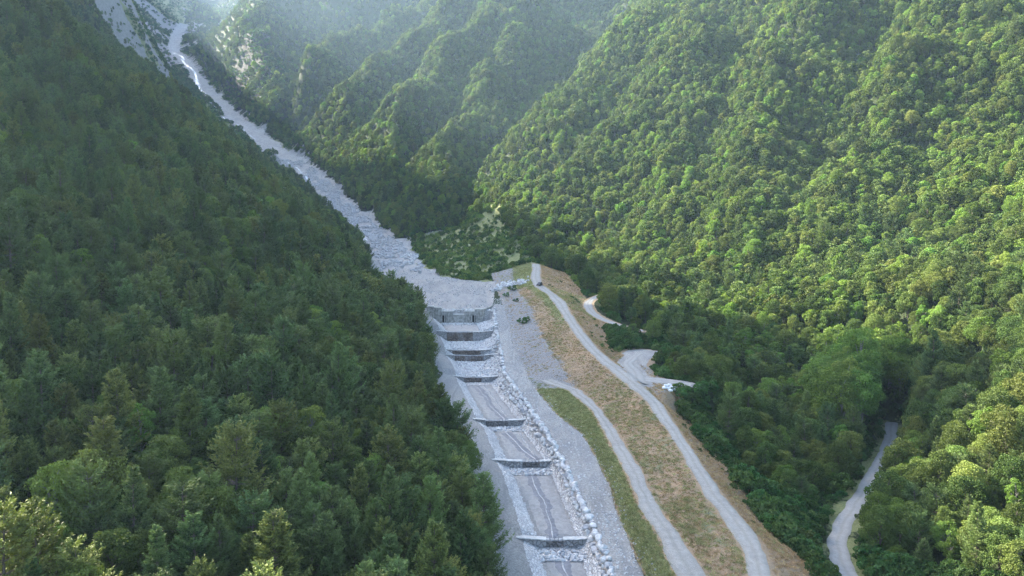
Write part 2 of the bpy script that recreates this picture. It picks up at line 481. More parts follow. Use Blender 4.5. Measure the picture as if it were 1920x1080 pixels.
# left hill from its foot line
foot = [(np.interp(y, yy, X['FL']), y, np.interp(y, yy, ZL['FL'])) for y in (-140, -60, 20, 90, 150, 210, 270, 330, 390)]
foot += [tuple(P(*q)) for q in [(700, 488, 500), (640, 440, 590), (586, 388, 690), (532, 334, 800), (470, 280, 930)]]
for i, f in enumerate(foot):
    f = np.array(f); a = np.array(foot[max(i - 1, 0)]); b = np.array(foot[min(i + 1, len(foot) - 1)])
    d = b - a; d[2] = 0; d /= np.linalg.norm(d)
    n = np.array([-d[1], d[0], 0])
    if f[1] < 300: n = np.array([-1, 0, 0.])
    g = np.interp(f[1], [60, 110, 160, 330], [0.62, .70, 0.82, 1.0])
    ctl.append((f[0], f[1], f[2]))
    for dd in ((18, 50, 90, 140, 200, 270, 350, 450, 600) if f[1] < 400 else (18, 50, 90, 140, 200, 260)):
        z = f[2] + g * (0.62 * min(dd, 50) + 0.80 * max(dd - 50, 0) if f[1] < 500 else (0.75 * dd if f[1] < 700 else .62 * dd))
        if f[1] < 170: z -= g * (0.80 - np.interp(f[1], [95, 170], [0.20, .6])) * max(dd - 125, 0)  # unseen part of the hill flattened to let sun onto lower left trees
        px_, py_ = f[0] + n[0] * dd, f[1] + n[1] * dd
        if f[1] < 330: z -= 0.35 * max(0, -px_ - .85 * py_)  # further lowering out of view, for the same sunlight
        if px_ < -470 and py_ > 300: continue
        ctl.append((px_, py_, z))
# upper left: scree slopes left of the torrent
for q in [(250, 60, 1500), (150, 20, 1400), (300, 20, 1900), (200, -40, 1700), (100, -80, 1400), (300, 110, 1480), (330, 145, 1330), (255, 95, 1350), (350, 0, 2200), (0, -120, 1300), (420, 60, 1900), (410, 20, 2200), (470, -30, 2300)]: C3(*q)
# basin
for y in (Y_DAM + 20, Y_DAM + 60, Y_DAM + 100):
    for x in (np.interp(y, yy, X['FL']), 0):
        ctl.append((x - (y - Y_DAM) * 0.2 * (x != 0), y, basin(y)))
for q in [(800, 495, 470), (860, 520, 430), (900, 530, 410), (950, 540, 385)]: C3(*q)
# channel and embankment lines seen coarsely
for y in (-140, -60, 20, 70, 100, 130, 160, 200, 240, 280, 320, 360):
    for k in ('LT', 'WR', 'TR', 'R1R', 'BS'):
        x, z = at_y(k, y); ctl.append((float(x), y, float(z)))
for y in (395, 430):
    for k in ('R1L', 'R1R'):
        x, z = at_y(k, y); ctl.append((float(x), y, float(z)))
# fan of low woodland beside the basin
for q in [(850, 470, 520), (900, 480, 480), (950, 500, 440), (900, 440, 540), (850, 420, 590), (880, 395, 610), (960, 450, 480), (1040, 490, 445), (1000, 460, 465), (1100, 510, 430)]: C3(*q)
# the massif in the middle
for q in [(720, 400, 660), (780, 380, 630), (700, 340, 700), (620, 292, 810), (840, 330, 640), (560, 262, 900), (900, 330, 660), (930, 280, 715), (960, 220, 780), (1050, 150, 850), (1100, 120, 900), (1140, 60, 1000), (1165, 0, 1080),
          (1050, 20, 1150), (640, -40, 1420), (900, -50, 1250), (500, -40, 1500), (400, 110, 1420), (430, 100, 1340), (420, 180, 1230), (600, -120, 1600), (900, -150, 1500)]: C3(*q)
CRESTS = [  # (pixel, pixel, distance) along each spur crest, offset and drop of the gully behind, offset and drop of the front flank
 ([(470, 246, 1030), (492, 200, 1080), (522, 150, 1130), (500, 95, 1200), (476, 50, 1290), (484, 0, 1400)], 42, 34, 40, 44),
 ([(566, 122, 1060), (604, 96, 1100), (640, 76, 1140), (700, 48, 1190), (768, 14, 1250), (830, -30, 1320)], 46, 42, 44, 46),
 ([(562, 224, 860), (600, 176, 890), (660, 140, 920), (705, 116, 950), (765, 78, 990), (830, 22, 1050), (890, -30, 1120)], 46, 44, 44, 44),
 ([(700, 270, 740), (745, 210, 775), (800, 140, 830), (850, 80, 885), (890, 35, 935), (935, -10, 1000)], 40, 36, 40, 38),
 ([(850, 268, 690), (893, 195, 750), (925, 125, 820), (955, 62, 890), (985, 5, 970)], 30, 22, 32, 30),
]
for cr, bo, bd, fo, fd in CRESTS:
    q = densify_(np.array([P(*c) for c in cr]), 38)
    ph = q[0][0] * .37
    q[:, 0] += 12 * np.sin(np.arange(len(q)) * 1.9 + ph); q[:, 2] += 7 * np.sin(np.arange(len(q)) * 2.7 + ph * 2)
    for k in range(len(q)):
        d = q[min(k + 1, len(q) - 1)] - q[max(k - 1, 0)]; d[2] = 0; d /= np.linalg.norm(d)
        n = np.array([-d[1], d[0], 0.0])
        if n[1] < 0: n = -n
        p = q[k]; vv_ = 1 + .35 * math.sin(k * 2.3 + ph); bo_, bd_, fo_, fd_ = bo * vv_, bd * vv_, fo * (2 - vv_), fd * (2 - vv_)
        ctl.append(tuple(p))
        ctl.append(tuple(p + n * bo_ - [0, 0, bd_])); ctl.append(tuple(p - n * fo_ - [0, 0, fd_]))
        ctl.append(tuple(p + n * 11 - [0, 0, 7])); ctl.append(tuple(p - n * 11 - [0, 0, 8]))
# right of the gully
for q in [(910, 390, 570), (950, 330, 590), (960, 290, 600), (1010, 200, 650), (1060, 170, 660), (1120, 120, 690), (1180, 80, 710), (1250, 0, 760), (1180, 150, 640), (1130, 220, 600), (1080, 300, 550), (1020, 380, 520),
          (1000, 420, 500), (1100, 400, 480), (1150, 480, 420), (1200, 540, 370), (1250, 550, 340), (1200, 400, 440), (1300, 480, 370), (1300, 400, 400), (1300, 300, 450), (1300, 200, 515), (1300, 100, 590), (1350, 0, 680),
          (1400, 600, 285), (1400, 500, 335), (1500, 620, 262), (1500, 500, 322), (1500, 400, 362), (1500, 300, 410), (1500, 200, 470), (1500, 100, 540), (1500, 0, 620),
          (1350, 560, 330), (1700, 690, 205), (1700, 600, 235), (1700, 500, 280), (1700, 400, 325), (1700, 300, 372), (1700, 200, 425), (1700, 100, 485), (1700, 0, 560),
          (1900, 860, 130), (1900, 720, 168), (1900, 600, 205), (1900, 500, 238), (1900, 400, 278), (1900, 300, 322), (1900, 200, 372), (1900, 100, 430), (1900, 0, 500),
          (1640, 745, 228), (1600, 720, 240), (1800, 780, 165), (1250, 640, 260), (1300, 690, 225)]: C3(*q)
# floor of the side valley, then ground out of frame
LRUV = [(1640, 1150), (1606, 1105), (1570, 1045), (1566, 1004), (1590, 965), (1616, 928), (1640, 890), (1668, 832), (1672, 792)]
LOWZ = lambda y: 4.5
low = np.array([solve(u, v, LOWZ) for u, v in LRUV])
for p in low[::2]: ctl.append(tuple(p))
ctl += [(62, 90, 9), (75, 60, 12), (95, 120, 13), (40, 60, 6), (45, 20, 6), (60, 140, 5.5), (52, 150, 6), (72, 190, 4.5), (52, 170, 10), (62, 215, 9), (100, 250, 14), (130, 200, 14), (150, 60, 40), (200, 0, 70), (160, -100, 60), (90, 0, 20), (45, -100, 6), (300, 100, 140), (450, 150, 250), (400, -100, 230), (600, 300, 420), (700, 0, 450), (500, 700, 420), (250, 900, 460), (800, 700, 700), (500, 1200, 720), (0, 1300, 620), (-300, 1500, 640), (-200, 1900, 900), (400, 1900, 1100),
        (-700, 2300, 900), (-1100, 2200, 1000), (-1200, 1300, 760), (-1000, 900, 720), (-560, 230, 290), (-560, 400, 395), (-560, 480, 446), (-560, 560, 522), (-570, 620, 562), (-590, 720, 606), (-620, 820, 632), (-710, 930, 690), (-700, 840, 680), (-780, 1060, 705), (-830, 1190, 735), (-930, 1340, 780), (-1050, 1510, 830), (-720, 250, 350), (-800, 440, 470), (-900, 0, 380), (-1200, -100, 450), (-1200, 1300, 760), (-1000, 900, 720), (-560, 230, 290), (-440, 215, 262), (-720, 250, 390), (-560, 330, 466), (-560, 400, 490), (-600, 520, 520), (-620, 650, 505), (-650, 880, 470), (-560, 150, 300), (-740, 930, 500), (-860, 1120, 560), (-800, 440, 490), (-900, 0, 460), (-1200, -100, 450), (1000, 1500, 1100), (1000, 0, 640)]  # includes an unseen left ridge, heights shaped to shade channel and embankment
sbp = [solve(u, v, (lambda y, z=z: z)) for u, v, z in [(1131, 551, 33), (1110, 558, 31.2), (1100, 570, 29.4), (1110, 588, 27.6), (1140, 604, 26), (1175, 614, 25), (1207, 621, 24)]]
swi = np.array(sbp)
apr = np.array([solve(u, v, lambda y: 20.9) for u, v in [(1212, 727), (1200, 706), (1176, 684), (1185, 672), (1205, 660)]])
apx = np.array([solve(u, v, lambda y: 20.7) for u, v in [(1206, 712), (1232, 713), (1262, 716), (1300, 722)]])
ctl += [(apx[2][0] + 3, apx[2][1] + 6, 19.5), (apx[3][0] + 5, apx[3][1] + 4, 18.0), tuple(apx[3])]
ctl += [tuple(swi[2]), tuple(swi[4]), tuple(swi[6]), tuple(apr[2])]
ctl = np.array(ctl, float)
# drop near duplicates
keep = []
for i, c in enumerate(ctl):
    if all((c[0] - ctl[j][0]) ** 2 + (c[1] - ctl[j][1]) ** 2 > 64 for j in keep): keep.append(i)
ctl = ctl[keep]
S_ = 100.0
def K(d2): return 0.5 * d2 * np.log(d2 + 1e-12)
def tps_fit(c, lam=0.002):
    n = len(c); xy = c[:, :2] / S_
    d2 = ((xy[:, None] - xy[None]) ** 2).sum(-1)
    A = np.zeros((n + 3, n + 3)); A[:n, :n] = K(d2) + lam * np.eye(n)
    A[:n, n] = 1; A[:n, n + 1:] = xy; A[n, :n] = 1; A[n + 1:, :n] = xy.T
    return xy, np.linalg.solve(A, np.concatenate([c[:, 2], np.zeros(3)]))
TXY, TW = tps_fit(ctl)
def tps(x, y):
    x = np.asarray(x, float); sh = x.shape
    x = x.ravel() / S_; y = np.asarray(y, float).ravel() / S_
    out = np.empty(len(x)); n = len(TXY)
    for i in range(0, len(x), 20000):
        a, b = x[i:i + 20000], y[i:i + 20000]
        d2 = (a[:, None] - TXY[None, :, 0]) ** 2 + (b[:, None] - TXY[None, :, 1]) ** 2
        out[i:i + 20000] = K(d2) @ TW[:n] + TW[n] + TW[n + 1] * a + TW[n + 2] * b
    return out.reshape(sh)

def dist_poly(x, y, pl):
    """distance to polyline, interpolated z, signed side (+ = right of travel), arclength"""
    x = np.asarray(x, float); y = np.asarray(y, float)
    best = np.full(x.shape, 1e9); z = np.zeros(x.shape); side = np.zeros(x.shape); arc = np.zeros(x.shape); s0 = 0
    for a, b in zip(pl[:-1], pl[1:]):
        d = b[:2] - a[:2]; ln = math.hypot(*d)
        t = np.clip(((x - a[0]) * d[0] + (y - a[1]) * d[1]) / (ln * ln), 0, 1)
        px, py = a[0] + t * d[0], a[1] + t * d[1]
        q = np.hypot(x - px, y - py)
        m = q < best
        best = np.where(m, q, best); z = np.where(m, a[2] + t * (b[2] - a[2]), z)
        side = np.where(m, np.sign((x - a[0]) * d[1] - (y - a[1]) * d[0]), side); arc = np.where(m, s0 + t * ln, arc)
        s0 += ln
    return best, z, side, arc

def densify(pl, step=3.0, smooth=3):
    pl = np.array(pl, float)
    s = np.concatenate([[0], np.cumsum(np.hypot(*(pl[1:, :2] - pl[:-1, :2]).T))])
    t = np.linspace(0, s[-1], max(int(s[-1] / step), 2) + 1)
    q = np.stack([np.interp(t, s, pl[:, i]) for i in range(3)], 1)
    for _ in range(smooth):
        q[1:-1] = (q[:-2] + 2 * q[1:-1] + q[2:]) / 4
    return q
swi = densify(swi, 3, 8); low = densify(low[::-1], 3, 6)
RIVD = densify(RIV, 12, 4)
rz_y = lambda y: float(np.interp(y, RIVD[:, 1], RIVD[:, 2])) + 1.0
EDG = line([(985, 535), (930, 536), (870, 524), (822, 512), (792, 495), (778, 470), (742, 446), (702, 415), (672, 385), (640, 350), (600, 318), (562, 292), (522, 264)], rz_y)
EDG = np.vstack([EDG[EDG[:, 1] < 905], [[np.interp(y, RIVD[:, 1], RIVD[:, 0]) + o, y, 0] for y, o in ((930, 22), (990, 18), (1100, 15))]])
EDG = EDG[np.argsort(EDG[:, 1])]
print('EDG', EDG.round().tolist(), 'RIV', RIVD[::6].round().tolist())

def hit_tps(u, v, z0=350, z1=2600):
    Zs = np.arange(z0, z1, 12.0)
    p = np.array([P(u, v, z) for z in Zs]); g = tps(p[:, 0], p[:, 1])
    k = np.where(g > p[:, 2])[0]
    return p[k[0]] if len(k) else None
SPUR = [  # pixels along a crest (+) or gully (-), height, width
 ([(905, 335), (950, 262), (1000, 200), (1080, 140), (1180, 82)], 22, 20),
 ([(1290, 60), (1200, 190), (1120, 290), (1060, 360)], 16, 22),
 ([(1530, 20), (1440, 170), (1400, 290), (1370, 400)], 20, 24),
 ([(1800, 60), (1700, 180), (1620, 300), (1560, 420)], 16, 24),
 ([(1900, 150), (1800, 270), (1750, 400)], 12, 22),
 ([(885, 380), (935, 280), (965, 215), (1050, 150), (1110, 110), (1150, 40)], -26, 24),
 ([(1250, 80), (1150, 220), (1070, 310)], -14, 18),
 ([(1400, 60), (1345, 200), (1320, 320), (1300, 420)], -24, 24),
 ([(1660, 60), (1590, 200), (1520, 320), (1470, 420)], -18, 22),
 ([(1850, 160), (1760, 280), (1700, 400)], -12, 20),
]
SP = []
for px, a, w in SPUR:
    q = [hit_tps(u, v) for u, v in px]; q = [p for p in q if p is not None]
    if len(q) > 1: SP.append((densify(np.array(q), 15, 2), a, w))
def spur_delta(x, y):
    out = np.zeros(x.shape)
    for pl, a, w in SP:
        m = (x > pl[:, 0].min() - 3 * w) & (x < pl[:, 0].max() + 3 * w) & (y > pl[:, 1].min() - 3 * w) & (y < pl[:, 1].max() + 3 * w)
        if not m.any(): continue
        wob = (fbm(x[m] / 35, y[m] / 35, 60 + int(abs(a))) - .5) * 22
        d = dist_poly(x[m] + wob, y[m] - wob, pl)[0]
        out[m] += 0.85 * a * np.exp(-(d / (w * 1.15)) ** 1.35)
    return out

def near_h(x, y):
    """cross section through the break lines"""
    j = np.clip((y - yy[0]) / YS, 0, len(yy) - 1.001); j0 = j.astype(int); f = j - j0
    bx = BX[:, j0] * (1 - f) + BX[:, j0 + 1] * f; bzz = BZ[:, j0] * (1 - f) + BZ[:, j0 + 1] * f
    h = bzz[0].copy()
    for k in range(len(ORD) - 1):
        t = np.clip((x - bx[k]) / (bx[k + 1] - bx[k]), 0, 1)
        h = np.where(x > bx[k], bzz[k] + t * (bzz[k + 1] - bzz[k]), h)
    # exact staircase in the channel
    inb = (x > bx[1]) & (x < bx[4])
    return h, bx, bzz

def height(x, y):
    x = np.asarray(x, float); y = np.asarray(y, float)
    sh = x.shape; x = x.ravel(); y = y.ravel()
    h = tps(x, y)
    d, rz, side, arc = dist_poly(x, y, RIVD)
    far = sm(40, 160, np.minimum(d, 400)) * sm(300, 520, np.hypot(x, y))
    rt = sm(120, 200, x) * sm(150, 260, y)
    # spurs and gullies down the slopes, finer hummocks
    wx = x + 40 * fbm(x / 130, y / 130, 5); wy = y + 40 * fbm(x / 130 + 9, y / 130, 6)
    rid = 1 - np.abs(2 * fbm((wx * 0.82 + wy * 0.57) / 75, (-wx * 0.57 + wy * 0.82) / 210, 11, 3) - 1) * 2
    rid2 = 1 - np.abs(2 * fbm(wx / 48, wy / 60, 23, 3) - 1) * 2
    mas = sm(620, 720, y) * sm(-20, -80, x)
    h = h + (1 - .25 * mas) * np.maximum(far, rt * 0.75) * ((rid - 0.5) * 16 * (0.5 + rt) + (rid2 - 0.5) * 10)
    h = h + sm(10, 60, d) * sm(60, 200, np.abs(x) + y * 0.3) * (fbm(x / 30, y / 30, 31) - 0.5) * 6
    lh = (x < -20) & (y < 700)
    h = h + np.where(lh, (fbm(x / 55, y / 90, 41, 3) - 0.5) * 16 * sm(20, 70, -x - 10), 0)
    # flat torrent bed
    h = h + spur_delta(x, y)
    wid = np.interp(y, [350, 480, 600, 800, 1100], [30, 22, 18, 12, 8])
    ex = np.interp(y, EDG[:, 1], EDG[:, 0]); rvx = np.interp(y, RIVD[:, 1], RIVD[:, 0])
    kb = sm(900, 960, y)
    dout = np.maximum(x - ex + (fbm(x / 22, y / 22, 53) - .5) * 8, rvx - wid - x) * 0.87 * (1 - kb) + (d - wid) * kb
    bedh = rz + (fbm(x / 14, y / 14, 51) - 0.5) * np.interp(y, [400, 600, 1200], [1.2, 4, 9]) + 0.02 * np.minimum(d, 60)
    dm_ = np.maximum(dout - 8, 0)
    lim = bedh + 0.25 * np.clip(dout, 0, 8) + 0.9 * dm_ + 0.03 * dm_ ** 2
    hb = np.where(dout < 0, bedh, np.maximum(np.minimum(h, lim), np.minimum(bedh, h + 30)))
    wt = sm(395, 440, y) * (d < 120)
    h = h * (1 - wt) + hb * wt
    # channel and embankment
    nh, bx, bzz = near_h(x, y)
    out = np.maximum(bx[0] - x, x - bx[-1])
    wn = (1 - sm(0, 7, out)) * (1 - sm(395, 440, y))
    nh = nh + (fbm(x / 7, y / 7, 61, 4) - 0.5) * 0.5 * sm(0.3, 2.0, np.minimum(np.abs(x - bx[9]), np.abs(x - bx[10]))) 
    # gullied face above the terrace
    sl = (x > bx[6] + 1) & (x < bx[9])
    t = np.clip((x - bx[6]) / (bx[9] - bx[6] + 0.01), 0, 1)
    nh = nh - np.where(sl, np.sin(t * math.pi) * (fbm(x / 25, y / 4.0, 71, 3)) * 1.4 * sm(190, 230, y), 0)
    h = h * (1 - wn) + nh * wn
    for pl, wd in ((swi, 2.6), (low, 2.3), (apr, 5.0), (apx, 3.0)):
        d, rz, side, arc = dist_poly(x, y, pl)
        wr = 1 - sm(wd, wd + (5 if pl is not low else 7), d)
        if pl is apr or pl is apx: wr = wr * sm(0.5, 3.0, x - bx[10])
        h = h * (1 - wr) + rz * wr
    cap = 960.0
    h = np.where(h > cap - 80, cap - 80 + 80 * np.tanh((h - cap + 80) / 240), h)
    return h.reshape(sh)

def axis(lo, f0, f1, hi, fine, coarse, g=1.10):
    a = list(np.arange(f0, f1 + 1e-6, fine)); s = fine
    while a[-1] < hi: s = min(s * g, coarse); a.append(a[-1] + s)
    b = [f0]; s = fine
    while b[-1] > lo: s = min(s * g, coarse); b.append(b[-1] - s)
    return np.array(b[1:][::-1] + a)
gx = axis(-1300, -62, 100, 1050, 0.9, 6.5, 1.06)
gy = axis(-160, 88, 440, 2350, 1.2, 6.5, 1.04)
GX, GY = np.meshgrid(gx, gy)
GZ = height(GX, GY)
print('grid', GX.shape, 'z', GZ.min(), GZ.max())

def hz(x, y):
    """bilinear height from the finished grid"""
    x = np.atleast_1d(np.asarray(x, float)); y = np.atleast_1d(np.asarray(y, float))
    i = np.clip(np.searchsorted(gx, x) - 1, 0, len(gx) - 2); j = np.clip(np.searchsorted(gy, y) - 1, 0, len(gy) - 2)
    fx = (x - gx[i]) / (gx[i + 1] - gx[i]); fy = (y - gy[j]) / (gy[j + 1] - gy[j])
    return (GZ[j, i] * (1 - fx) + GZ[j, i + 1] * fx) * (1 - fy) + (GZ[j + 1, i] * (1 - fx) + GZ[j + 1, i + 1] * fx) * fy

# surface cover, by where each kind of ground lies
def cover(x, y):
    sh = x.shape; x = x.ravel(); y = y.ravel()
    j = np.clip((y - yy[0]) / YS, 0, len(yy) - 1.001); j0 = j.astype(int); f = j - j0
    bx = BX[:, j0] * (1 - f) + BX[:, j0 + 1] * f
    d, rz, side, arc = dist_poly(x, y, RIVD)
    inn = (y < 470)
    c = {}
    nearch = (x > bx[0] - 1.5) & (x < bx[6]) & (y < Y_DAM + 30)
    # basin outline: between the hill and a line sloping back to the left
    bu, bv, bZ = proj(np.stack([x, y, basin(y)], 1))
    rvx = np.interp(y, RIVD[:, 1], RIVD[:, 0]); edge = np.interp(y, EDG[:, 1], EDG[:, 0]) + 5 * sm(540, 600, y) + (fbm(x / 13, y / 13, 33) - 0.5) * (14 + 12 * sm(520, 600, y)) * sm(330, 380, y)
    s1 = sm(-3.0, -0.5, x - bx[0]) * (1 - sm(-0.5, 0.5, x - bx[6])) * (1 - sm(Y_DAM + 10, Y_DAM + 20, y))
    s2 = sm(Y_DAM, Y_DAM + 3, y) * (1 - sm(-2, 2, x - edge)) * sm(-34, -24, x - rvx) * (1 - sm(940, 980, y))
    wid = np.interp(y, [840, 1200], [19, 14]) + (fbm(x / 15, y / 15, 35) - .5) * 16
    s3 = sm(790, 830, y) * (1 - sm(wid - 5, wid + 5, d))
    c['m_gravel'] = np.maximum(np.maximum(s1, s2), s3)
    ebr = bx[11] + np.interp(y, [90, 200, 300, 400], [1, 2.0, 2.0, 1.5])
    emb = (x >= bx[6] - 1) & (x <= ebr) & (y < 428)
    embs = sm(-0.5, 0.5, x - bx[6]) * (1 - sm(-1.5, 1.5, x - ebr)) * (1 - sm(420, 434, y))
    c['m_dry'] = embs
    strip = sm(0, 0.8, x - bx[6]) * (1 - sm(-0.8, 0, x - bx[7])) * (y < 212)
    t = np.clip((x - bx[8]) / (bx[9] - bx[8] + 0.01), 0, 1)
    gr = strip * 1.0
    gr = np.maximum(gr, np.where(emb & (x > bx[8]) & (x < bx[9]) & (y < 190), 0.32, 0))
    top = emb & (x > bx[8]) & (x < bx[9]) & (y >= 190)
    gr = np.maximum(gr, np.where(top, sm(0.62, 0.95, t) * sm(230, 300, y) * 0.85 + 0.10, 0))
    gr = np.maximum(gr, np.where(emb & (x > bx[10]) & (y > 290) & (y < 345), 0.45, 0))
    gr = np.maximum(gr, np.where(emb & (y > 345) & (x < bx[9]) & (x > bx[6] + 4), 0.9, 0))
    ap = dist_poly(x, y, apr)[0]; sw = dist_poly(x, y, swi)[0]; lw = dist_poly(x, y, low)[0]
    verge = np.maximum(0.8 * (1 - sm(2.3, 4, sw)), 1 - sm(6, 9, ap)) * sm(0, 1, x - bx[10])
    c['m_dry'] = np.maximum(np.maximum(c['m_dry'], verge), 0)
    gr = np.maximum(gr, 0.6 * (1 - sm(3, 5, lw)))
    c['m_gravel'] = np.maximum(c['m_gravel'], np.maximum(1 - sm(4.5, 7, ap), 1 - sm(2.5, 4, dist_poly(x, y, apx)[0])) * sm(-.5, .5, x - bx[10]))
    er = np.where(emb & (x > bx[6]) & (x < bx[9]) & (y > 200), (1 - sm(0.35, 0.75, (x - bx[6]) / (bx[9] - bx[6] + .01))) * 1.0, 0)
    er = np.maximum(er, np.where(emb & (x > bx[8]) & (x < bx[9]) & (y <= 200), 0.22, 0))
    c['m_erode'] = er
    fan = (x > edge - 2) & (y > 380) & (y < 600) & (x < edge + 66) & ~emb
    gr = np.maximum(gr, np.where(fan, 0.8, 0))
    c['m_green'] = gr
    c['m_scree'] = ((side < 0) & (y > 800) & (d < 340)) | ((side > 0) & (y > 1560) & (d > 25) & (d < 130) & (fbm(x / 30, y / 60, 91) > .42)) | ((side > 0) & (d < wid + 7) & (y > 860)) | (fan & (fbm(x / 9, y / 9, 88) > 0.53))
    c['m_rock'] = (side > 0) & (y > 900) & (y < 1500) & (np.hypot(x + 440, y - 1240) < 95) & (d > 12) & (fbm(x / 45, y / 45, 90) > 0.40)
    gm = np.where(c['m_scree'] & (y > 800), (fbm(x / 40, y / 90, 77, 3) > 0.49) * 0.8, 0)
    c['m_green'] = np.maximum(c['m_green'], gm)
    for k in ('m_green', 'm_scree', 'm_rock'): c[k] = c[k] * np.where(emb, 1.0, 1 - np.clip(c['m_gravel'], 0, 1))
    return {k: v.astype(float).reshape(sh) for k, v in c.items()}
CV = cover(GX, GY)
ny, nx = GX.shape
V = np.stack([GX.ravel(), GY.ravel(), GZ.ravel()], 1)
idx = np.arange(ny * nx).reshape(ny, nx)
Q = np.stack([idx[:-1, :-1], idx[:-1, 1:], idx[1:, 1:], idx[1:, :-1]], -1).reshape(-1, 4)
qc = {k: v[:-1, :-1].ravel() for k, v in CV.items()}
qx, qy = GX[:-1, :-1].ravel(), GY[:-1, :-1].ravel()
jl = np.clip(((qy - yy[0]) / YS).astype(int), 0, len(yy) - 1)
reg = np.zeros(len(Q), int)                                   # 0 hillside
reg[qc['m_gravel'] > 0.5] = 1
reg[(reg == 0) & (qx >= BX[6][jl]) & (qx <= BX[11][jl] + 2) & (qy < 428) & (qy > 60)] = 2
reg[(reg == 0) & (qx < RIV[0][0] + (qy - 400) * -0.5) & (qy > 0)] = 3
reg[(reg == 3) & (qc['m_scree'] > 0.5)] = 4
reg[(reg == 0) & (qx > 25) & (qx < 110) & (qy < 250) & (qy > 60)] = 5
for r, nm in enumerate(['mountainside', 'river_bed', 'embankment', 'wooded_hillside', 'scree_slope', 'valley_floor']):
    q = Q[reg == r]
    if not len(q): continue
    u_, inv = np.unique(q, return_inverse=True)
    me = mesh_from(nm, V[u_], [inv.reshape(q.shape)], [M_GROUND])
    for k, v in CV.items(): fattr(me, k, v.ravel()[u_])
    tag(mobj(nm, me), kind='structure')
# ray-cast copy of the terrain (coarser), only used for placing things
s_ = 2
tv = [tuple(v) for v in V]
TB = BVHTree.FromPolygons(tv, [tuple(q) for q in Q.reshape(ny - 1, nx - 1, 4)[::1, ::1].reshape(-1, 4).tolist()])
def hit(u, v):
    d = P(u, v, 1.0) - CAM
    r = TB.ray_cast(Vector(CAM), Vector(d).normalized())
    return np.array(r[0]) if r[0] else None

# ------------------------------------------------------------------ vegetation prototypes
def blades(c, d, ln, wd, r):
    """diamond shaped leaf blades: centre c, direction d, length, width"""
    n = len(c)
    side = np.cross(d, r.normal(size=(n, 3))); side /= np.linalg.norm(side, axis=1, keepdims=True) + 1e-9
    ln = np.asarray(ln).reshape(-1, 1) if np.ndim(ln) else ln
    wd = np.asarray(wd).reshape(-1, 1) if np.ndim(wd) else wd
    a = c - d * ln * 0.5; b = c + side * wd * 0.5 + d * ln * 0.08; e = c + d * ln * 0.5; f = c - side * wd * 0.5 + d * ln * 0.08
    V = np.stack([a, b, e, f], 1).reshape(-1, 3)
    return V, np.arange(4 * n).reshape(-1, 4)

def unit(v): return v / (np.linalg.norm(v, axis=-1, keepdims=True) + 1e-9)

def conifer(name, seed, H, R, whorls, per, tufts, nb, ln, wd, mat, base=0.22, top=0.75, sparse=0.0):
    r = np.random.default_rng(seed)
    C, D, T, LL = [], [], [], []
    mb = MB()
    lean = r.normal(size=2) * 0.02 * H
    ax = lambda t: np.array([lean[0] * t * t, lean[1] * t * t, t * H])
    mb.tube([ax(t) - [0, 0, 1.0 * (t == 0)] for t in (0, .3, .6, .85, 0.97)], [H * .018, H * .014, H * .009, H * .004, H * .0015], 6)
    for k in range(whorls):
        t = base + (0.99 - base) * ((k + r.uniform(-.3, .3)) / whorls)
        tt = (t - base) / (1 - base)
        prof = (1 - tt) ** top * min(1, 0.6 + tt * 2.5)
        for j in range(per if tt < 0.85 else max(3, per - 2)):
            if r.random() < sparse: continue
            az = r.uniform(0, 2 * math.pi)
            L_ = R * prof * r.uniform(0.65, 1.18) + 0.35
            el = math.radians(r.uniform(-8, 14) + 30 * tt)
            o = ax(min(t, 0.98))
            dh = np.array([math.cos(az), math.sin(az), 0])
            def bp_(q):
                q = np.asarray(q)[:, None]
                return o + q * L_ * math.cos(el) * dh + (q * L_ * math.sin(el) + 0.26 * L_ * q ** 3 - 0.10 * L_ * np.sin(q * 3.1)) * np.array([0, 0, 1])
            if tt < 0.85: mb.tube([o, bp_([.5])[0], bp_([.95])[0]], [0.035 + .012 * L_, .03, .01], 3)
            lat = np.array([-dh[1], dh[0], 0])
            nn = int(tufts * nb * (0.35 + 0.65 * L_ / R))
            q = r.uniform(0.12, 1.0, nn) ** 0.75
            lw = L_ * 0.42 * np.sqrt(np.clip(1.06 - q, 0, 1)) * np.minimum(1, q * 2.5) + .05
            sg = r.uniform(-1, 1, nn)
            # side shoots: bunch the needles on a few laterals of the branch
            q = np.round(q * 7) / 7 + r.normal(size=nn) * .022 + np.abs(sg) * .09
            c = bp_(np.clip(q, 0, 1.12)) + lat * (sg * lw)[:, None] + r.normal(size=(nn, 3)) * [.05, .05, .07] * (1 + ln) + [0, 0, .05]
            dd = unit(dh * 0.7 + lat * (sg * 0.9)[:, None] + np.array([0, 0, 0.42]) + r.normal(size=(nn, 3)) * 0.42)
            C.append(c); D.append(dd); T.append(np.clip(0.10 + 0.62 * np.clip(q, 0, 1) ** 2 + 0.18 * tt + r.normal() * 0.10 + r.normal(size=nn) * 0.20, 0, 1)); LL.append(r.uniform(.7, 1.25, nn) * ln)  # young shoot tips paler; crown shade put into the tone of inner needles
    C = np.concatenate(C); D = np.concatenate(D); T = np.concatenate(T); LL = np.concatenate(LL)
    Vv, F = blades(C, D, LL, LL * wd / ln, r)
    me = mesh_from(name + '_crown', Vv, [F], [mat], smooth=False)
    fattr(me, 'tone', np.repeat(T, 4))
    return me, mb.mesh(name + '_trunk', M_BARK)

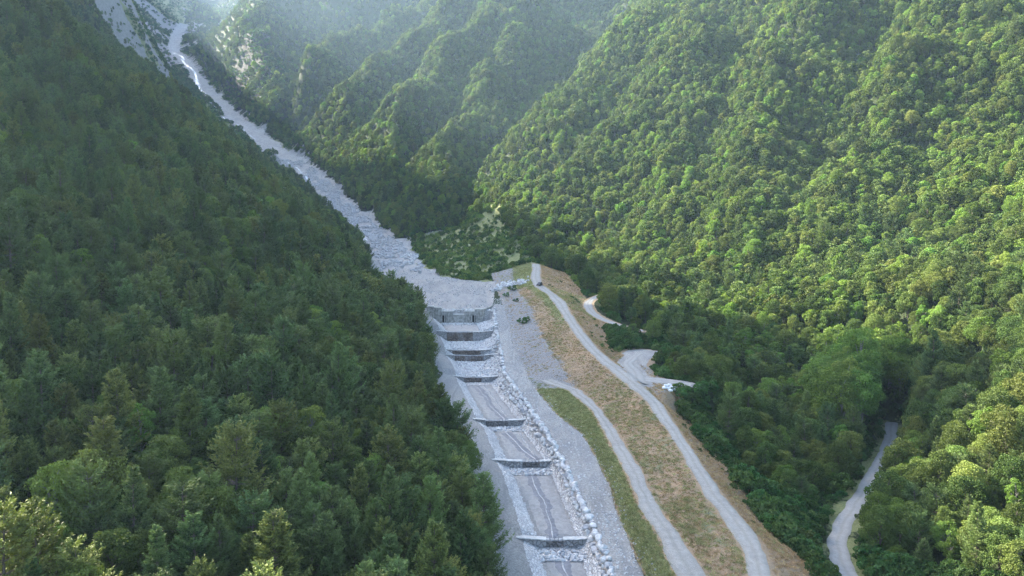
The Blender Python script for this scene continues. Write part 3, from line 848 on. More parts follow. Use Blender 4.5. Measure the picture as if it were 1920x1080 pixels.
def broadleaf(name, seed, H, R, clumps, per, size, mat, low=0.25, bark=None, squash=1.0, spread=0.8):
    r = np.random.default_rng(seed)
    mb = MB()
    hb = H * (low + 0.08)
    mb.tube([(0, 0, -1.2), (0.1, 0, hb * .6), (0, .1, hb), (r.normal() * .2, r.normal() * .2, H * .62), (0, 0, H * .85)], [H * .024, H * .019, H * .016, H * .009, H * .003], 7)
    cz = H * (low + (1 - low) * 0.5); rz = H * (1 - low) * 0.5
    C, D, T, S = [], [], [], []
    ga = math.pi * (3 - 5 ** .5)
    for k in range(clumps):
        zz = 1 - 1.72 * (k + 0.5) / clumps
        a = ga * k + r.uniform(-.5, .5)
        rr = math.sqrt(max(0, 1 - zz * zz))
        f = r.uniform(0.45, 0.98) * spread + (1 - spread) * .5
        c = np.array([rr * math.cos(a) * R * f, rr * math.sin(a) * R * f, cz + zz * rz * r.uniform(0.62, 0.92)])
        cr = R * r.uniform(0.22, 0.48) * (1 if k else 1.1)
        if k % 2 == 0: mb.tube([(0, 0, max(hb, c[2] - R * .9)), c * [0.5, .5, 1] - [0, 0, cr * .6], c], [H * .009, H * .006, .015], 4)
        n = int(per * (cr / R / 0.36) ** 2)
        d = unit(r.normal(size=(n, 3)) + [0, 0, 0.25] + unit(c - [0, 0, cz * .9]) * 0.55)
        rad = cr * r.uniform(0.72, 1.08, (n, 1)) * (1 + 0.18 * np.sin(d[:, :1] * 5 + k) * np.cos(d[:, 1:2] * 4 + 2 * k))
        p = c + d * rad * [1, 1, 0.8 * squash]
        ld = unit(np.cross(d, r.normal(size=(n, 3))) + d * 0.55 + [0, 0, -0.1])
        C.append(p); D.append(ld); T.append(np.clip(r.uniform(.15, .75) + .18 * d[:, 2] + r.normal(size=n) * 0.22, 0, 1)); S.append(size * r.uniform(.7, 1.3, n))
    C = np.concatenate(C); D = np.concatenate(D); T = np.concatenate(T); S = np.concatenate(S)
    Vv, F = blades(C, D, S, S * 0.72, r)
    me = mesh_from(name + '_crown', Vv, [F], [mat], smooth=False)
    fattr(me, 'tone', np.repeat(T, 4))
    return me, mb.mesh(name + '_trunk', bark or M_BARK)

def tuft(name, seed, n, h, spread, mat, wd=0.05, base_w=0.12):
    r = np.random.default_rng(seed)
    a = r.uniform(0, 2 * math.pi, n)
    d = unit(np.stack([np.cos(a) * spread, np.sin(a) * spread, r.uniform(.5, 1.1, n)], 1))
    ln = h * r.uniform(.6, 1.2, n)
    c = d * ln[:, None] * .5 + r.normal(size=(n, 3)) * [base_w, base_w, 0]
    Vv, F = blades(c, d, ln, wd, r)
    me = mesh_from(name, Vv, [F], [mat], smooth=False)
    fattr(me, 'tone', np.repeat(r.random(n), 4))
    return me

def rock_mesh(name, seed, mat, flat=0.7):
    r = np.random.default_rng(seed)
    bm = __import__('bmesh').new()
    import bmesh
    bmesh.ops.create_icosphere(bm, subdivisions=2, radius=0.5)
    ax = [unit(r.normal(size=3)) for _ in range(9)]
    hh = [r.uniform(.26, .42) for _ in ax]
    for v in bm.verts:
        p = np.array(v.co)
        for a, h in zip(ax, hh):
            q = p @ a
            if q > h: p = p - a * (q - h) * 0.92
        p *= 1 + r.normal() * 0.015
        v.co = (p[0] * 1.25, p[1] * 1.05, p[2] * flat * 1.3)
    me = bpy.data.meshes.new(name); bm.to_mesh(me); bm.free()
    me.materials.append(mat)
    return me

KINDS_T = ['pine', 'olive', 'broad', 'bright']
NEAR, FAR, VFAR = {}, {}, {}
def hi(kind, i):
    n = f'{kind}_{i}'
    if kind == 'pine': return conifer(n, 10 + i, [13.5, 13, 14.5, 12.5][i], [3.7, 4.2, 3.2, 4.4][i], [15, 13, 17, 12][i], 8, 7, 22, .42, .11, M_PINE, .12, [.72, .60, .90, .50][i], .04)
    if kind == 'olive': return conifer(n, 30 + i, [13, 14, 12.5][i], [4.1, 3.5, 4.5][i], [13, 15, 12][i], 8, 7, 22, .44, .12, M_PINE2, .12, [.62, .80, .5][i], .04)
    if kind == 'broad': return broadleaf(n, 50 + i, 11, [3.7, 3.3, 4.1, 3.0][i], [26, 22, 30, 22][i], 360, .27, M_LEAF, [.15, .2, .15, .12][i])
    return broadleaf(n, 70 + i, 11, [3.4, 3.8, 2.6][i], [24, 28, 22][i], 360, .27, M_LEAF2, [.15, .2, .1][i], M_BARKP)
def lo(kind, i):
    n = f'{kind}_far_{i}'
    if kind == 'pine': return conifer(n, 110 + i, [13.5, 13, 14.5, 12.5][i], [3.7, 4.2, 3.2, 4.4][i], 13, 7, 5, 7, .80, .28, M_PINE, .2, [.72, .60, .90, .50][i], .04)
    if kind == 'olive': return conifer(n, 130 + i, [13, 14, 12.5][i], [4.1, 3.5, 4.5][i], 13, 7, 5, 7, .80, .28, M_PINE2, .2, [.62, .80, .5][i], .04)
    if kind == 'broad': return broadleaf(n, 150 + i, 11, [3.7, 3.3, 4.1, 3.0][i], [20, 17, 23, 16][i], 95, .62, M_LEAF, [.15, .2, .15, .12][i])
    return broadleaf(n, 170 + i, 11, [3.4, 3.8, 2.6][i], [18, 22, 16][i], 95, .62, M_LEAF2, [.15, .2, .1][i], M_BARKP)
NV = {'pine': 4, 'olive': 3, 'broad': 4, 'bright': 3}
for k in KINDS_T:
    NEAR[k] = [hi(k, i) for i in range(NV[k])]
    FAR[k] = [lo(k, i) for i in range(NV[k])]

# ------------------------------------------------------------------ geometry-node scatter for what nobody could count
def join_mesh(name, parts):
    """crown and trunk of one far tree in one mesh"""
    Vs, Fs, mats, mi, tone, n = [], [], [], [], [], 0
    for me in parts:
        nv = len(me.vertices); co = np.empty(nv * 3, np.float32); me.vertices.foreach_get('co', co)
        Vs.append(co.reshape(-1, 3))
        a = me.attributes.get('tone')
        t = np.zeros(nv, np.float32)
        if a: a.data.foreach_get('value', t)
        tone.append(t)
        for p in me.polygons:
            Fs.append([v + n for v in p.vertices]); mi.append(len(mats))
        mats.append(me.materials[0]); n += nv
    me = bpy.data.meshes.new(name)
    me.from_pydata(np.concatenate(Vs).tolist(), [], Fs)
    for m in mats: me.materials.append(m)
    me.polygons.foreach_set('material_index', mi)
    fattr(me, 'tone', np.concatenate(tone)); me.update()
    return me

def scatter(name, protos, pts, rz, sc, idx, sz=None, tilt=None):
    """one object whose geometry nodes set a copy of a prototype mesh on each point"""
    coll = bpy.data.collections.new(name + '_kit')
    for i, me in enumerate(protos):
        coll.objects.link(bpy.data.objects.new(f'{name}_kit_{i:02d}', me))
    me = bpy.data.meshes.new(name)
    me.vertices.add(len(pts)); me.vertices.foreach_set('co', np.asarray(pts, np.float32).ravel())
    n = len(pts)
    rot = np.zeros((n, 3), np.float32); rot[:, 2] = rz
    if tilt is not None: rot[:, :2] = tilt
    scl = np.stack([sc, sc, sc if sz is None else sz], 1).astype(np.float32)
    for nm, ar in (('rot', rot), ('scl', scl)):
        a = me.attributes.new(nm, 'FLOAT_VECTOR', 'POINT'); a.data.foreach_set('vector', ar.ravel())
    a = me.attributes.new('pick', 'INT', 'POINT'); a.data.foreach_set('value', np.asarray(idx, np.int32))
    o = mobj(name, me)
    ng = bpy.data.node_groups.new(name, 'GeometryNodeTree')
    ng.interface.new_socket('Geometry', in_out='INPUT', socket_type='NodeSocketGeometry')
    ng.interface.new_socket('Geometry', in_out='OUTPUT', socket_type='NodeSocketGeometry')
    N, K_ = ng.nodes, ng.links
    gi, go = N.new('NodeGroupInput'), N.new('NodeGroupOutput')
    ci = N.new('GeometryNodeCollectionInfo'); ci.inputs[0].default_value = coll
    ci.inputs['Separate Children'].default_value = True; ci.inputs['Reset Children'].default_value = True
    ip = N.new('GeometryNodeInstanceOnPoints'); ip.inputs['Pick Instance'].default_value = True
    def na(nm, dt):
        x = N.new('GeometryNodeInputNamedAttribute'); x.data_type = dt; x.inputs[0].default_value = nm
        return x.outputs[0]
    K_.new(gi.outputs[0], ip.inputs['Points']); K_.new(ci.outputs[0], ip.inputs['Instance'])
    K_.new(na('pick', 'INT'), ip.inputs['Instance Index'])
    K_.new(na('rot', 'FLOAT_VECTOR'), ip.inputs['Rotation']); K_.new(na('scl', 'FLOAT_VECTOR'), ip.inputs['Scale'])
    K_.new(ip.outputs[0], go.inputs[0])
    md = o.modifiers.new('scatter', 'NODES'); md.node_group = ng
    return o

# ------------------------------------------------------------------ where trees stand
def jitter_grid(x0, x1, y0, y1, s, seed):
    r = np.random.default_rng(seed)
    a, b = np.meshgrid(np.arange(x0, x1, s), np.arange(y0, y1, s * 0.9))
    a = a + (np.arange(a.shape[0]) % 2)[:, None] * s / 2
    return (a + r.uniform(-.36, .36, a.shape) * s).ravel(), (b + r.uniform(-.36, .36, a.shape) * s).ravel()

def in_frame(x, y, z, mu=120, mv=90, mb_=260):
    u, v, Z = proj(np.stack([x, y, z], 1))
    mu = np.where(Z < 260, 420, mu)
    return (Z > 20) & (u > -mu) & (u < 1920 + mu) & (v > -mv) & (v < 1080 + mb_)

TX, TY_ = [], []
NEXTRA = 0
for (x0, x1, y0, y1, s, sd_) in ((-420, 330, 20, 520, 3.8, 1), (-700, 760, 520, 900, 4.5, 2), (-1000, 900, 900, 1400, 5.8, 3), (-1150, 900, 1400, 2300, 9.5, 4), (330, 700, 100, 520, 4.7, 5), (-560, 150, 640, 1250, 7.0, 6), (-560, 150, 640, 1250, 8.0, 7)):
    a, b = jitter_grid(x0, x1, y0, y1, s, sd_)
    TX.append(a); TY_.append(b)
    NEXTRA += len(a) * (sd_ > 5)
TX = np.concatenate(TX); TY_ = np.concatenate(TY_)
TZ_ = hz(TX, TY_)
m = in_frame(TX, TY_, TZ_ + 5)
ex_ = np.arange(len(TX)) >= len(TX) - NEXTRA
slope_ = np.hypot(hz(TX + 5, TY_) - hz(TX - 5, TY_), hz(TX, TY_ + 5) - hz(TX, TY_ - 5)) / 10
m &= ~ex_ | (slope_ > 0.9)
TX, TY_, TZ_ = TX[m], TY_[m], TZ_[m]
cvr = cover(TX, TY_)
jn = np.clip((TY_ - yy[0]) / YS, 0, len(yy) - 1.001).astype(int)
bxl, bxr = BX[0][jn], BX[11][jn]
dR, _, sideR, _ = dist_poly(TX, TY_, RIVD)
dlow = dist_poly(TX, TY_, low)[0]; dsw = dist_poly(TX, TY_, swi)[0]; dap = dist_poly(TX, TY_, apr)[0]
rr_ = rng.random(len(TX))
ok = (cvr['m_gravel'] < 0.3) & ~((TY_ < 428) & (TX > bxl - 1.0) & (TX < bxr + 3.0))
dpb = dist_poly(TX, TY_, apx)[0]
ok &= (dpb > 6.5)
ok &= (dlow > 6.0) & (dsw > 6.5) & (dap > 12)
ok &= ~((cvr['m_dry'] > 0.5))
scr = cvr['m_scree'] > 0.5
ok &= ~(scr & (rr_ > np.where(TY_ > 800, 0.10 + 0.5 * (cvr['m_green'] > .5), 0.25)))
ok &= ~((cvr['m_rock'] > 0.5) & (rr_ > 0.25))
fanm = (cvr['m_green'] > 0.5) & (TY_ > 330) & (TY_ < 600)
ok &= ~(fanm & (rr_ > 0.16))
# clearing of low shrubs along the right foot of the embankment
shrubby = (TX > bxr) & (TX < bxr + np.interp(TY_, [90, 130, 175, 190, 260, 320], [16, 15, 8, 7, 9, 4])) & (TY_ < 330)
clear2 = (TX > bxr) & (TX < 62) & (TY_ > 225) & (TY_ < 300) & (TX < 60)
ok &= ~(shrubby & (rr_ > 0.12)) & ~(clear2 & (rr_ > .1))
Zc = proj(np.stack([TX, TY_, TZ_], 1))[2]
ok &= (Zc > 38) | (TY_ > 60)
ok &= ~(np.hypot(TX, TY_) < 42)
TX, TY_, TZ_, dR, sideR, rr_, jn = [a[ok] for a in (TX, TY_, TZ_, dR, sideR, rr_, jn)]
cg = cvr['m_scree'][ok] > .5; fan_ = fanm[ok]; shb = shrubby[ok]; rk_ = (cvr['m_rock'][ok] > .5)
# visible from the camera or from close beside it
def seen(x, y, z, views=((0, 0, 0), (25, 0, 5), (-25, 0, 5), (0, 15, 25))):
    o = np.zeros(len(x), bool)
    for i in range(len(x)):
        for v in views:
            c = Vector((CAM[0] + v[0], CAM[1] + v[1], CAM[2] + v[2])); t = Vector((x[i], y[i], z[i] + 9))
            d = t - c; ln = d.length
            h = TB.ray_cast(c, d / ln, ln - 0.5)
            if h[0] is None: o[i] = True; break
    return o
vs = seen(TX, TY_, TZ_)
# trees out of sight still throw shade when they stand on the near ridge
TX, TY_, TZ_, dR, sideR, rr_, jn, cg, fan_, shb, rk_ = [a[vs] for a in (TX, TY_, TZ_, dR, sideR, rr_, jn, cg, fan_, shb, rk_)]
NT = len(TX)
left = ((TY_ < 420) & (TX < BX[0][jn] + 2)) | ((sideR < 0) & (TY_ >= 420))
u_, v_, Z_ = proj(np.stack([TX, TY_, TZ_ + 6], 1))
nz = fbm(TX / 26, TY_ / 26, 201, 3); nz2 = fbm(TX / 70, TY_ / 70, 205, 3); r2 = rng.random(NT); r3 = rng.random(NT)
kind = np.zeros(NT, int)
pl = 0.76 + 1.6 * (nz2 - 0.5) + 1.2 * (nz - .5)                       # share of pines on the left
kind[left] = np.where(r2[left] < np.clip(pl[left], .15, .96), 0, 2)
kind[left & (kind == 0) & (Z_ < 120) & (r3 < 0.32)] = 1
kind[left & (kind == 0) & (r3 < 0.12)] = 1
kind[left & (kind == 2) & (r3 < 0.22)] = 3
rg = ~left
pr = np.clip(0.05 + 1.1 * (nz - 0.52) + np.where((TZ_ < 40) & (TY_ < 420), .16, 0), 0.02, .6)
kind[rg] = np.where(r2[rg] < pr[rg], 0, 2)
kind[rg & (kind == 2) & (r3 < np.where(TZ_ < 45, 0.22, 0.30))] = 3
kind[fan_] = np.where(r3[fan_] < .5, 3, 2)
size = rng.normal(0.9, 0.2, NT).clip(.5, 1.35)
size *= 0.78 + .44 * fbm(TX / 9, TY_ / 9, 231, 2)
size *= np.where(left, .86, .88); size[left & (kind > 1)] *= .88
pop = (u_ > 1535) & (u_ < 1690) & (v_ > 672) & (v_ < 775) & (Z_ < 270)
pop2 = (u_ > 1330) & (u_ < 1490) & (v_ > 625) & (v_ < 690) & (Z_ < 300) & (r3 < .6)
kind[pop | pop2] = 3; size[pop] = 1.6 + .3 * (r2[pop] - .5)
size *= np.interp(Z_, [60, 120, 250, 600, 900, 1500], [0.88, .92, 0.95, 0.95, 1.0, 1.15])
size[fan_] *= 0.55; size[shb] *= .4; size[cg] *= 0.5; size[rk_] *= 0.55
size[(TX > BX[11][jn]) & (TX < BX[11][jn] + 30) & (TY_ < 260)] *= 0.85
szz = size * rng.uniform(0.85, 1.15, NT)
var = np.array([rng.integers(0, NV[KINDS_T[k]]) for k in kind])
RZ = rng.uniform(0, 6.283, NT)

# rank by visible pixels on a coarse picture
bw, bh = 960, 540
zb = np.full((bh, bw), 1e9); ib = np.full((bh, bw), -1)
ttp = proj(np.stack([TX, TY_, TZ_ + np.where(kind < 2, 13, 11) * szz], 1)); tbt = proj(np.stack([TX, TY_, TZ_ + 2], 1))
order = np.argsort(Z_)
cov = np.zeros(NT, int)
rad = np.where(kind < 2, 3.3, 3.5) * size * FPX / Z_ / 2
for i in order:
    cx, y0, y1, w_ = ttp[0][i] / 2, ttp[1][i] / 2, tbt[1][i] / 2, rad[i]
    xa, xb, ya, yb_ = int(max(cx - w_, 0)), int(min(cx + w_ + 1, bw)), int(max(y0, 0)), int(min(y1 + 1, bh))
    if xa >= xb or ya >= yb_: continue
    blk = ib[ya:yb_, xa:xb]
    free = blk < 0
    cov[i] = free.sum(); blk[free] = i
print('trees', NT, 'left', left.sum(), 'covered', (cov > 0).sum())
inside = (u_ > 0) & (u_ < 1920) & (v_ > 0) & (v_ < 1080)
indiv = np.zeros(NT, bool)
for grp in ((0, 1), (2, 3)):
    c = np.where(np.isin(kind, grp) & inside, cov, 0)
    # keep the largest ones
    top = np.argsort(-c)[:298]
    indiv[top[c[top] > 12]] = True
print('individual', indiv.sum(), 'min cov', cov[indiv].min(), 'Zmax', Z_[indiv].max())

# the mass of the forest
PT = np.stack([TX, TY_, TZ_ - 0.3], 1)
FARM = {}
kit, base_i = [], {}
for k in KINDS_T:
    base_i[k] = len(kit)
    kit += [join_mesh(f'{k}_tree_far', FAR[k][i]) for i in range(NV[k])]
hik, base_h = [], {}
for k in KINDS_T:
    base_h[k] = len(hik)
    hik += [join_mesh(f'{k}_tree_near', NEAR[k][i]) for i in range(NV[k])]
rest = ~indiv
nearr = rest & (Z_ < 230)
farr = rest & ~nearr
def put(nm, msk, kit_, bi, label):
    ids = np.where(msk)[0]
    if not len(ids): return
    pk = [bi[KINDS_T[kind[i]]] + var[i] for i in ids]
    o = scatter(nm, kit_, PT[ids], RZ[ids], size[ids], pk, szz[ids])
    tag(o, label, 'forest', None, 'stuff')
put('forest', nearr & left, hik, base_h, 'dense pine and broadleaf forest covering the left hillside')
put('forest', nearr & ~left, hik, base_h, 'mixed trees filling the side valley right of the embankment')
put('forest', farr & left, kit, base_i, 'dark forest on the far part of the left hillside')
put('forest', farr & ~left, kit, base_i, 'broadleaf forest covering the mountain slopes beyond the valley')

# single trees
TONE = {0: 'dark green pine', 1: 'olive green pine', 2: 'mid green broadleaf tree', 3: 'bright green broadleaf tree'}
ORDN = ['leftmost'] + [w + ' from left' for w in 'second third fourth fifth sixth seventh eighth ninth tenth eleventh twelfth thirteenth fourteenth fifteenth sixteenth seventeenth eighteenth nineteenth twentieth'.split()] + [f'{k}th from left' for k in range(24, 60)]
def where(u, v, lf):
    row = ('level with lowest check dam' if v > 950 else 'level with second check dam' if v > 835 else 'level with third check dam' if v > 755 else 'level with fourth check dam' if v > 690
           else 'level with double check dam' if v > 645 else 'level with concrete dam' if v > 565 else 'level with parked car' if v > 500 else 'above the basin' if v > 420 else 'high on the slope')
    if lf: col = ['at left edge', 'left of hillside middle', 'in hillside middle', 'right of hillside middle', 'near the channel', 'beside the channel'][int(np.searchsorted([130, 290, 450, 620, 770], u))]
    else: col = ['behind the basin', 'above the turning place', 'beyond turning place', 'left of valley road', 'right of valley road', 'near right edge', 'at right edge'][int(np.searchsorted([1130, 1290, 1400, 1590, 1720, 1830], u))]
    return col, row
def tree(i, lab, grp):
    k = KINDS_T[kind[i]]; cm, tm = NEAR[k][var[i]]
    nm = 'pine_tree' if kind[i] < 2 else 'broadleaf_tree'
    r = thing(nm, lab, 'tree', tuple(PT[i]), RZ[i], grp)
    r.scale = (size[i], size[i], szz[i])
    mobj('crown', cm, r); mobj('trunk', tm, r)
    return r
cells = {}
for i in np.where(indiv)[0]:
    cells.setdefault((int(kind[i]),) + where(u_[i], v_[i], bool(left[i])), []).append(i)
for (k, col_, row_), ids in cells.items():
    ids.sort(key=lambda i: u_[i])
    for j, i in enumerate(ids):
        nth = '' if len(ids) == 1 else ORDN[j] + ' '
        tree(i, f'{TONE[k]}, {nth}{col_}, {row_}', f'{TONE[k]}s ' + ('on the left hillside' if left[i] else 'right of the embankment'))

# ------------------------------------------------------------------ roads
def road_strip(name, lpts, rpts, mat, lift=0.10, edge=0.6, n=9):
    """gravel sheet between two edge lines, lying just above the ground"""
    m = len(lpts)
    j1 = (fbm(lpts[:, 1] / 4, lpts[:, 0] / 4, 301) - 0.5) * edge * 2
    j2 = (fbm(rpts[:, 1] / 4, rpts[:, 0] / 4, 302) - 0.5) * edge * 2
    d = rpts - lpts; w = np.hypot(d[:, 0], d[:, 1])[:, None]
    l = lpts + d / w * j1[:, None]; r = rpts + d / w * j2[:, None]
    t = np.linspace(0, 1, n)
    A = l[:, None] * (1 - t[None, :, None]) + r[:, None] * t[None, :, None]
    z = hz(A[..., 0].ravel(), A[..., 1].ravel()).reshape(m, n)
    # carriageway is even from side to side, edges feather into the ground
    zc = np.maximum(z.mean(1, keepdims=True), z) * 1.0
    lift_ = np.full(n, lift); lift_[0] = lift_[-1] = -0.06
    Z = z * 0.5 + np.minimum(zc, z + 0.3) * 0.5 + lift_ + 0.025 * np.sin(t * math.pi * 4)
    Vv = np.stack([A[..., 0], A[..., 1], Z], -1).reshape(-1, 3)
    ix = np.arange(m * n).reshape(m, n)
    me = mesh_from(name, Vv, [np.stack([ix[:-1, :-1], ix[:-1, 1:], ix[1:, 1:], ix[1:, :-1]], -1).reshape(-1, 4)], [mat])
    fattr(me, 'across', np.tile(t, m))
    return tag(mobj(name, me), kind='structure')
def by_lines(k1, k2, y0, y1, step=1.5):
    ys = np.arange(y0, y1, step)
    return (np.stack([np.interp(ys, yy, X[k1]), ys], 1), np.stack([np.interp(ys, yy, X[k2]), ys], 1))
def by_centre(pl, w):
    pl = densify(np.asarray(pl), 1.5, 2)
    d = np.gradient(pl[:, :2], axis=0); d /= np.hypot(d[:, 0], d[:, 1])[:, None] + 1e-9
    nrm = np.stack([d[:, 1], -d[:, 0]], 1)
    w = np.interp(np.linspace(0, 1, len(pl)), np.linspace(0, 1, len(np.atleast_1d(w))), np.atleast_1d(w))[:, None]
    return pl[:, :2] - nrm * w / 2, pl[:, :2] + nrm * w / 2
road_strip('gravel_road', *by_lines('R1L', 'R1R', 60, 426), M_ROAD)
road_strip('service_road', *by_lines('R2L', 'R2R', 60, 208), M_ROAD)
road_strip('valley_road', *by_centre(low[::-1], 3.5), M_PALE)
road_strip('hairpin_road', *by_centre(swi, [3.6, 4.2, 4.2, 3.6, 2.8]), M_PALE)
ap2 = np.array([[*at_y('R1R', 181)[:1], 181, 0]]) + [[-0.5, 0, 0]]
pa = np.array([hit(u, v) for u, v in [(1198, 716), (1190, 698), (1176, 682), (1186, 671), (1203, 661)]])
road_strip('turning_apron', *by_centre(pa, [5.5, 4.5, 4.0, 3.4, 2.4]), M_PALE, 0.13)
pb = apx.copy()
road_strip('turning_apron', *by_centre(pb, [8.0, 7.0, 5.0, 1.6]), M_PALE, 0.16)

# ------------------------------------------------------------------ stone lining of the channel
def stone_mat(name, light, dark, joint, scale, wet=None):
    m, t, ns, ls, b = newmat(name)
    p = geo_pos(ns)
    v = ns.new('ShaderNodeTexVoronoi'); v.feature = 'DISTANCE_TO_EDGE'; v.inputs['Scale'].default_value = scale; ls.new(p, v.inputs['Vector'])
    v2 = ns.new('ShaderNodeTexVoronoi'); v2.inputs['Scale'].default_value = scale; ls.new(p, v2.inputs['Vector'])
    sx = ns.new('ShaderNodeSeparateColor'); ls.new(v2.outputs['Color'], sx.inputs[0])
    n = noise(ns, ls, 5, 4, .7, p); n2 = noise(ns, ls, 0.35, 4, .6, p)
    c = mix(ns, ls, sx.outputs[0], dark, light)
    c = mix(ns, ls, math_(ns, ls, 'MULTIPLY', n.outputs[0], .35), c, tuple(k * .6 for k in dark))
    c = mix(ns, ls, ramp(ns, ls, v.outputs['Distance'], [(0.0, (1, 1, 1)), (0.10, (0, 0, 0))]), c, joint)
    c = mix(ns, ls, math_(ns, ls, 'MULTIPLY', ramp(ns, ls, n2.outputs[0], [(.5, (0, 0, 0)), (.7, (1, 1, 1))]), .5), c, (.30, .31, .33))
    ls.new(c, b.inputs['Base Color']); b.inputs['Roughness'].default_value = .85
    bump(ns, ls, math_(ns, ls, 'ADD', ramp(ns, ls, v.outputs['Distance'], [(0, (0, 0, 0)), (.2, (1, 1, 1))]), math_(ns, ls, 'MULTIPLY', n.outputs[0], .4)), 0.9, 0.22, b)
    return m
M_LINING = stone_mat('lining_stone', (0.80, 0.80, 0.79), (0.56, 0.565, 0.57), (0.30, 0.30, 0.31), 1.7)
M_RIPRAP = stone_mat('riprap_stone', (0.78, 0.76, 0.73), (0.50, 0.49, 0.47), (0.20, 0.195, 0.19), 1.35)
M_MASON = stone_mat('masonry', (0.46, 0.46, 0.45), (0.28, 0.28, 0.285), (0.15, 0.15, 0.155), 1.3)
M_WET = stone_mat('wet_masonry', (0.24, 0.23, 0.225), (0.11, 0.105, 0.105), (0.05, 0.05, 0.05), 1.2)
ROCKG = None
M_CONC = plain('pale_concrete', (0.50, 0.50, 0.485), .8, .22, .8, .25)
M_CONCD = plain('stained_concrete', (0.33, 0.325, 0.305), .9, .5, .9, .5)

def strip(name, fa, fb, ys, mat, n=7, lift=0.16, jit=0.12, kind='structure'):
    xa, xb = fa(ys), fb(ys)
    t = np.linspace(0, 1, n)
    A = xa[:, None] * (1 - t) + xb[:, None] * t
    Yg = np.repeat(ys[:, None], n, 1)
    z = hz(A.ravel(), Yg.ravel()).reshape(A.shape) + lift + rng.uniform(-jit, jit, A.shape)
    z[:, 0] -= .25; z[:, -1] -= .25
    A = A + rng.uniform(-.15, .15, A.shape)
    ix = np.arange(A.size).reshape(A.shape)
    me = mesh_from(name, np.stack([A, Yg, z], -1).reshape(-1, 3), [np.stack([ix[:-1, :-1], ix[:-1, 1:], ix[1:, 1:], ix[1:, :-1]], -1).reshape(-1, 4)], [mat], smooth=False)
    return tag(mobj(name, me), kind=kind)
fx = lambda k, o=0: (lambda ys: np.interp(ys, yy, X[k]) + o + (fbm(ys / 2.5, ys * 0 + o * 3, 311 + len(k)) - .5) * .6)
ysl = np.arange(70, Y_DAM - 1, .6)
strip('channel_lining', fx('LT', .4), fx('BL', .5), ysl, M_LINING)
strip('channel_lining', fx('BR', -.9), fx('WL', .3), ysl, M_LINING)
for (a, b) in ((stairs[3][0] + .6, stairs[4][0] - .4), (stairs[5][0] + .5, stairs[6][0] - .4)):
    strip('riprap_apron', fx('BL', .2), fx('BR', .2), np.arange(a, b, .5), M_RIPRAP, 26, .12, .22)
for i in (0, 1, 2):       # short stone aprons under the lower check dams
    y0 = stairs[i][0]
    strip('riprap_apron', fx('BL', .3), fx('BR', -.3), np.arange(y0 - 5.0, y0 - .2, .5), M_RIPRAP, 22, .08, .12)
y0 = stairs[3][0]; strip('riprap_apron', fx('BL', .3), fx('BR', -.3), np.arange(y0 - 4.5, y0 - .2, .5), M_RIPRAP, 22, .08, .12)
# darker fine gravel on the channel floor between the dams
prev = 72
for i, (ys_, a, b) in enumerate(stairs[:4]):
    y1 = ys_ - (5.0 if i < 3 else 4.5)
    strip('channel_floor', fx('BL', .7), fx('BR', -.7), np.arange(prev, y1, .8), M_BED, 12, .05, .015)
    prev = ys_ + 1.0
strip('channel_floor', fx('BL', .7), fx('BR', -.9), np.arange(stairs[6][0] + 1, stairs[7][0] - .5, .8), M_BED, 12, .05, .03)

# ------------------------------------------------------------------ check dams
M_RUST = stone_mat('stained_masonry', (0.24, 0.195, 0.165), (0.12, 0.095, 0.08), (0.05, 0.045, 0.04), 1.2)
def check_dam(i, label, sp, wing_l=True):
    y, zf, zc = stairs[i]
    (xl, _), (xbl, _), (xbr, _), (xr, zr) = at_y('LT', y), at_y('BL', y), at_y('BR', y), at_y('WL', y)
    zl = float(hz(xl, y - .6)[0]); zr = float(hz(xr + .3, y - .6)[0])
    root = thing('check_dam', label, 'check dam', (float((xbl + xbr) / 2), y, zf))
    ox = -(xbl + xbr) / 2
    def loc(x, z): return np.array([x + ox, 0, z - zf])
    s0, s1 = xbl + sp[0] * (xbr - xbl), xbl + sp[1] * (xbr - xbl)
    lip = zc - 0.05
    def wall(name, xs, tops, mat, th=.8, front=0.0, bot=-1.0, parent=root):
        b = MB()
        xs = np.array(xs); tops = np.array(tops)
        A = []
        for x, t in zip(xs, tops):
            A.append([(x + ox, -.1 - front - .12, bot), (x + ox, -.1 - front, t - zf), (x + ox, th - front, t - zf), (x + ox, th - front, bot)])
        b.grid(np.array(A)); b.add(A[0], [(0, 1, 2, 3)]); b.add(A[-1], [(3, 2, 1, 0)])
        return b.build(name, mat, parent)
    n = 14
    xs = np.linspace(xl - .5, s0, n); hl = np.interp(xs, [xl - .5, xbl, s0], [zc + .55, zc + .28, zc + .16]) + rng.uniform(-.05, .05, n)
    wl = wall('wing_wall', xs, hl, M_MASON)
    xs2 = np.linspace(s1, xr + .6, n); hr = np.interp(xs2, [s1, xbr, xr + .6], [zc + .16, zc + .28, zc + .6]) + rng.uniform(-.05, .05, n)
    wr = wall('wing_wall', xs2, hr, M_MASON)
    def capm(xs, hs, par):
        b = MB(); A = []
        for x, t in zip(xs, hs):
            A.append([(x + ox, -.34, t - zf - .02), (x + ox, -.30, t - zf + .11), (x + ox, .9, t - zf + .11), (x + ox, .9, t - zf - .02)])
        b.grid(np.array(A)); b.add(A[0], [(0, 1, 2, 3)]); b.add(A[-1], [(3, 2, 1, 0)])
        b.build('coping', M_CONC, par)
    capm(xs, hl, wl); capm(xs2, hr, wr)
    ns_ = max(8, int((s1 - s0) / .6))
    xs3 = np.linspace(s0, s1, ns_)
    wall('spillway', xs3, np.full(ns_, lip) + rng.uniform(-.04, .04, ns_), M_WET if i < 3 else M_RUST, .8, .03)
    b = MB()
    for x in np.arange(s0 + .3, s1 - .2, .75):
        b.box((x + ox, .25, zc - zf + .02), (rng.uniform(.55, .72), .7, .26), rng.uniform(-.1, .1), .9, .04)
    b.build('sill_stones', M_STONE2, root)
    return root
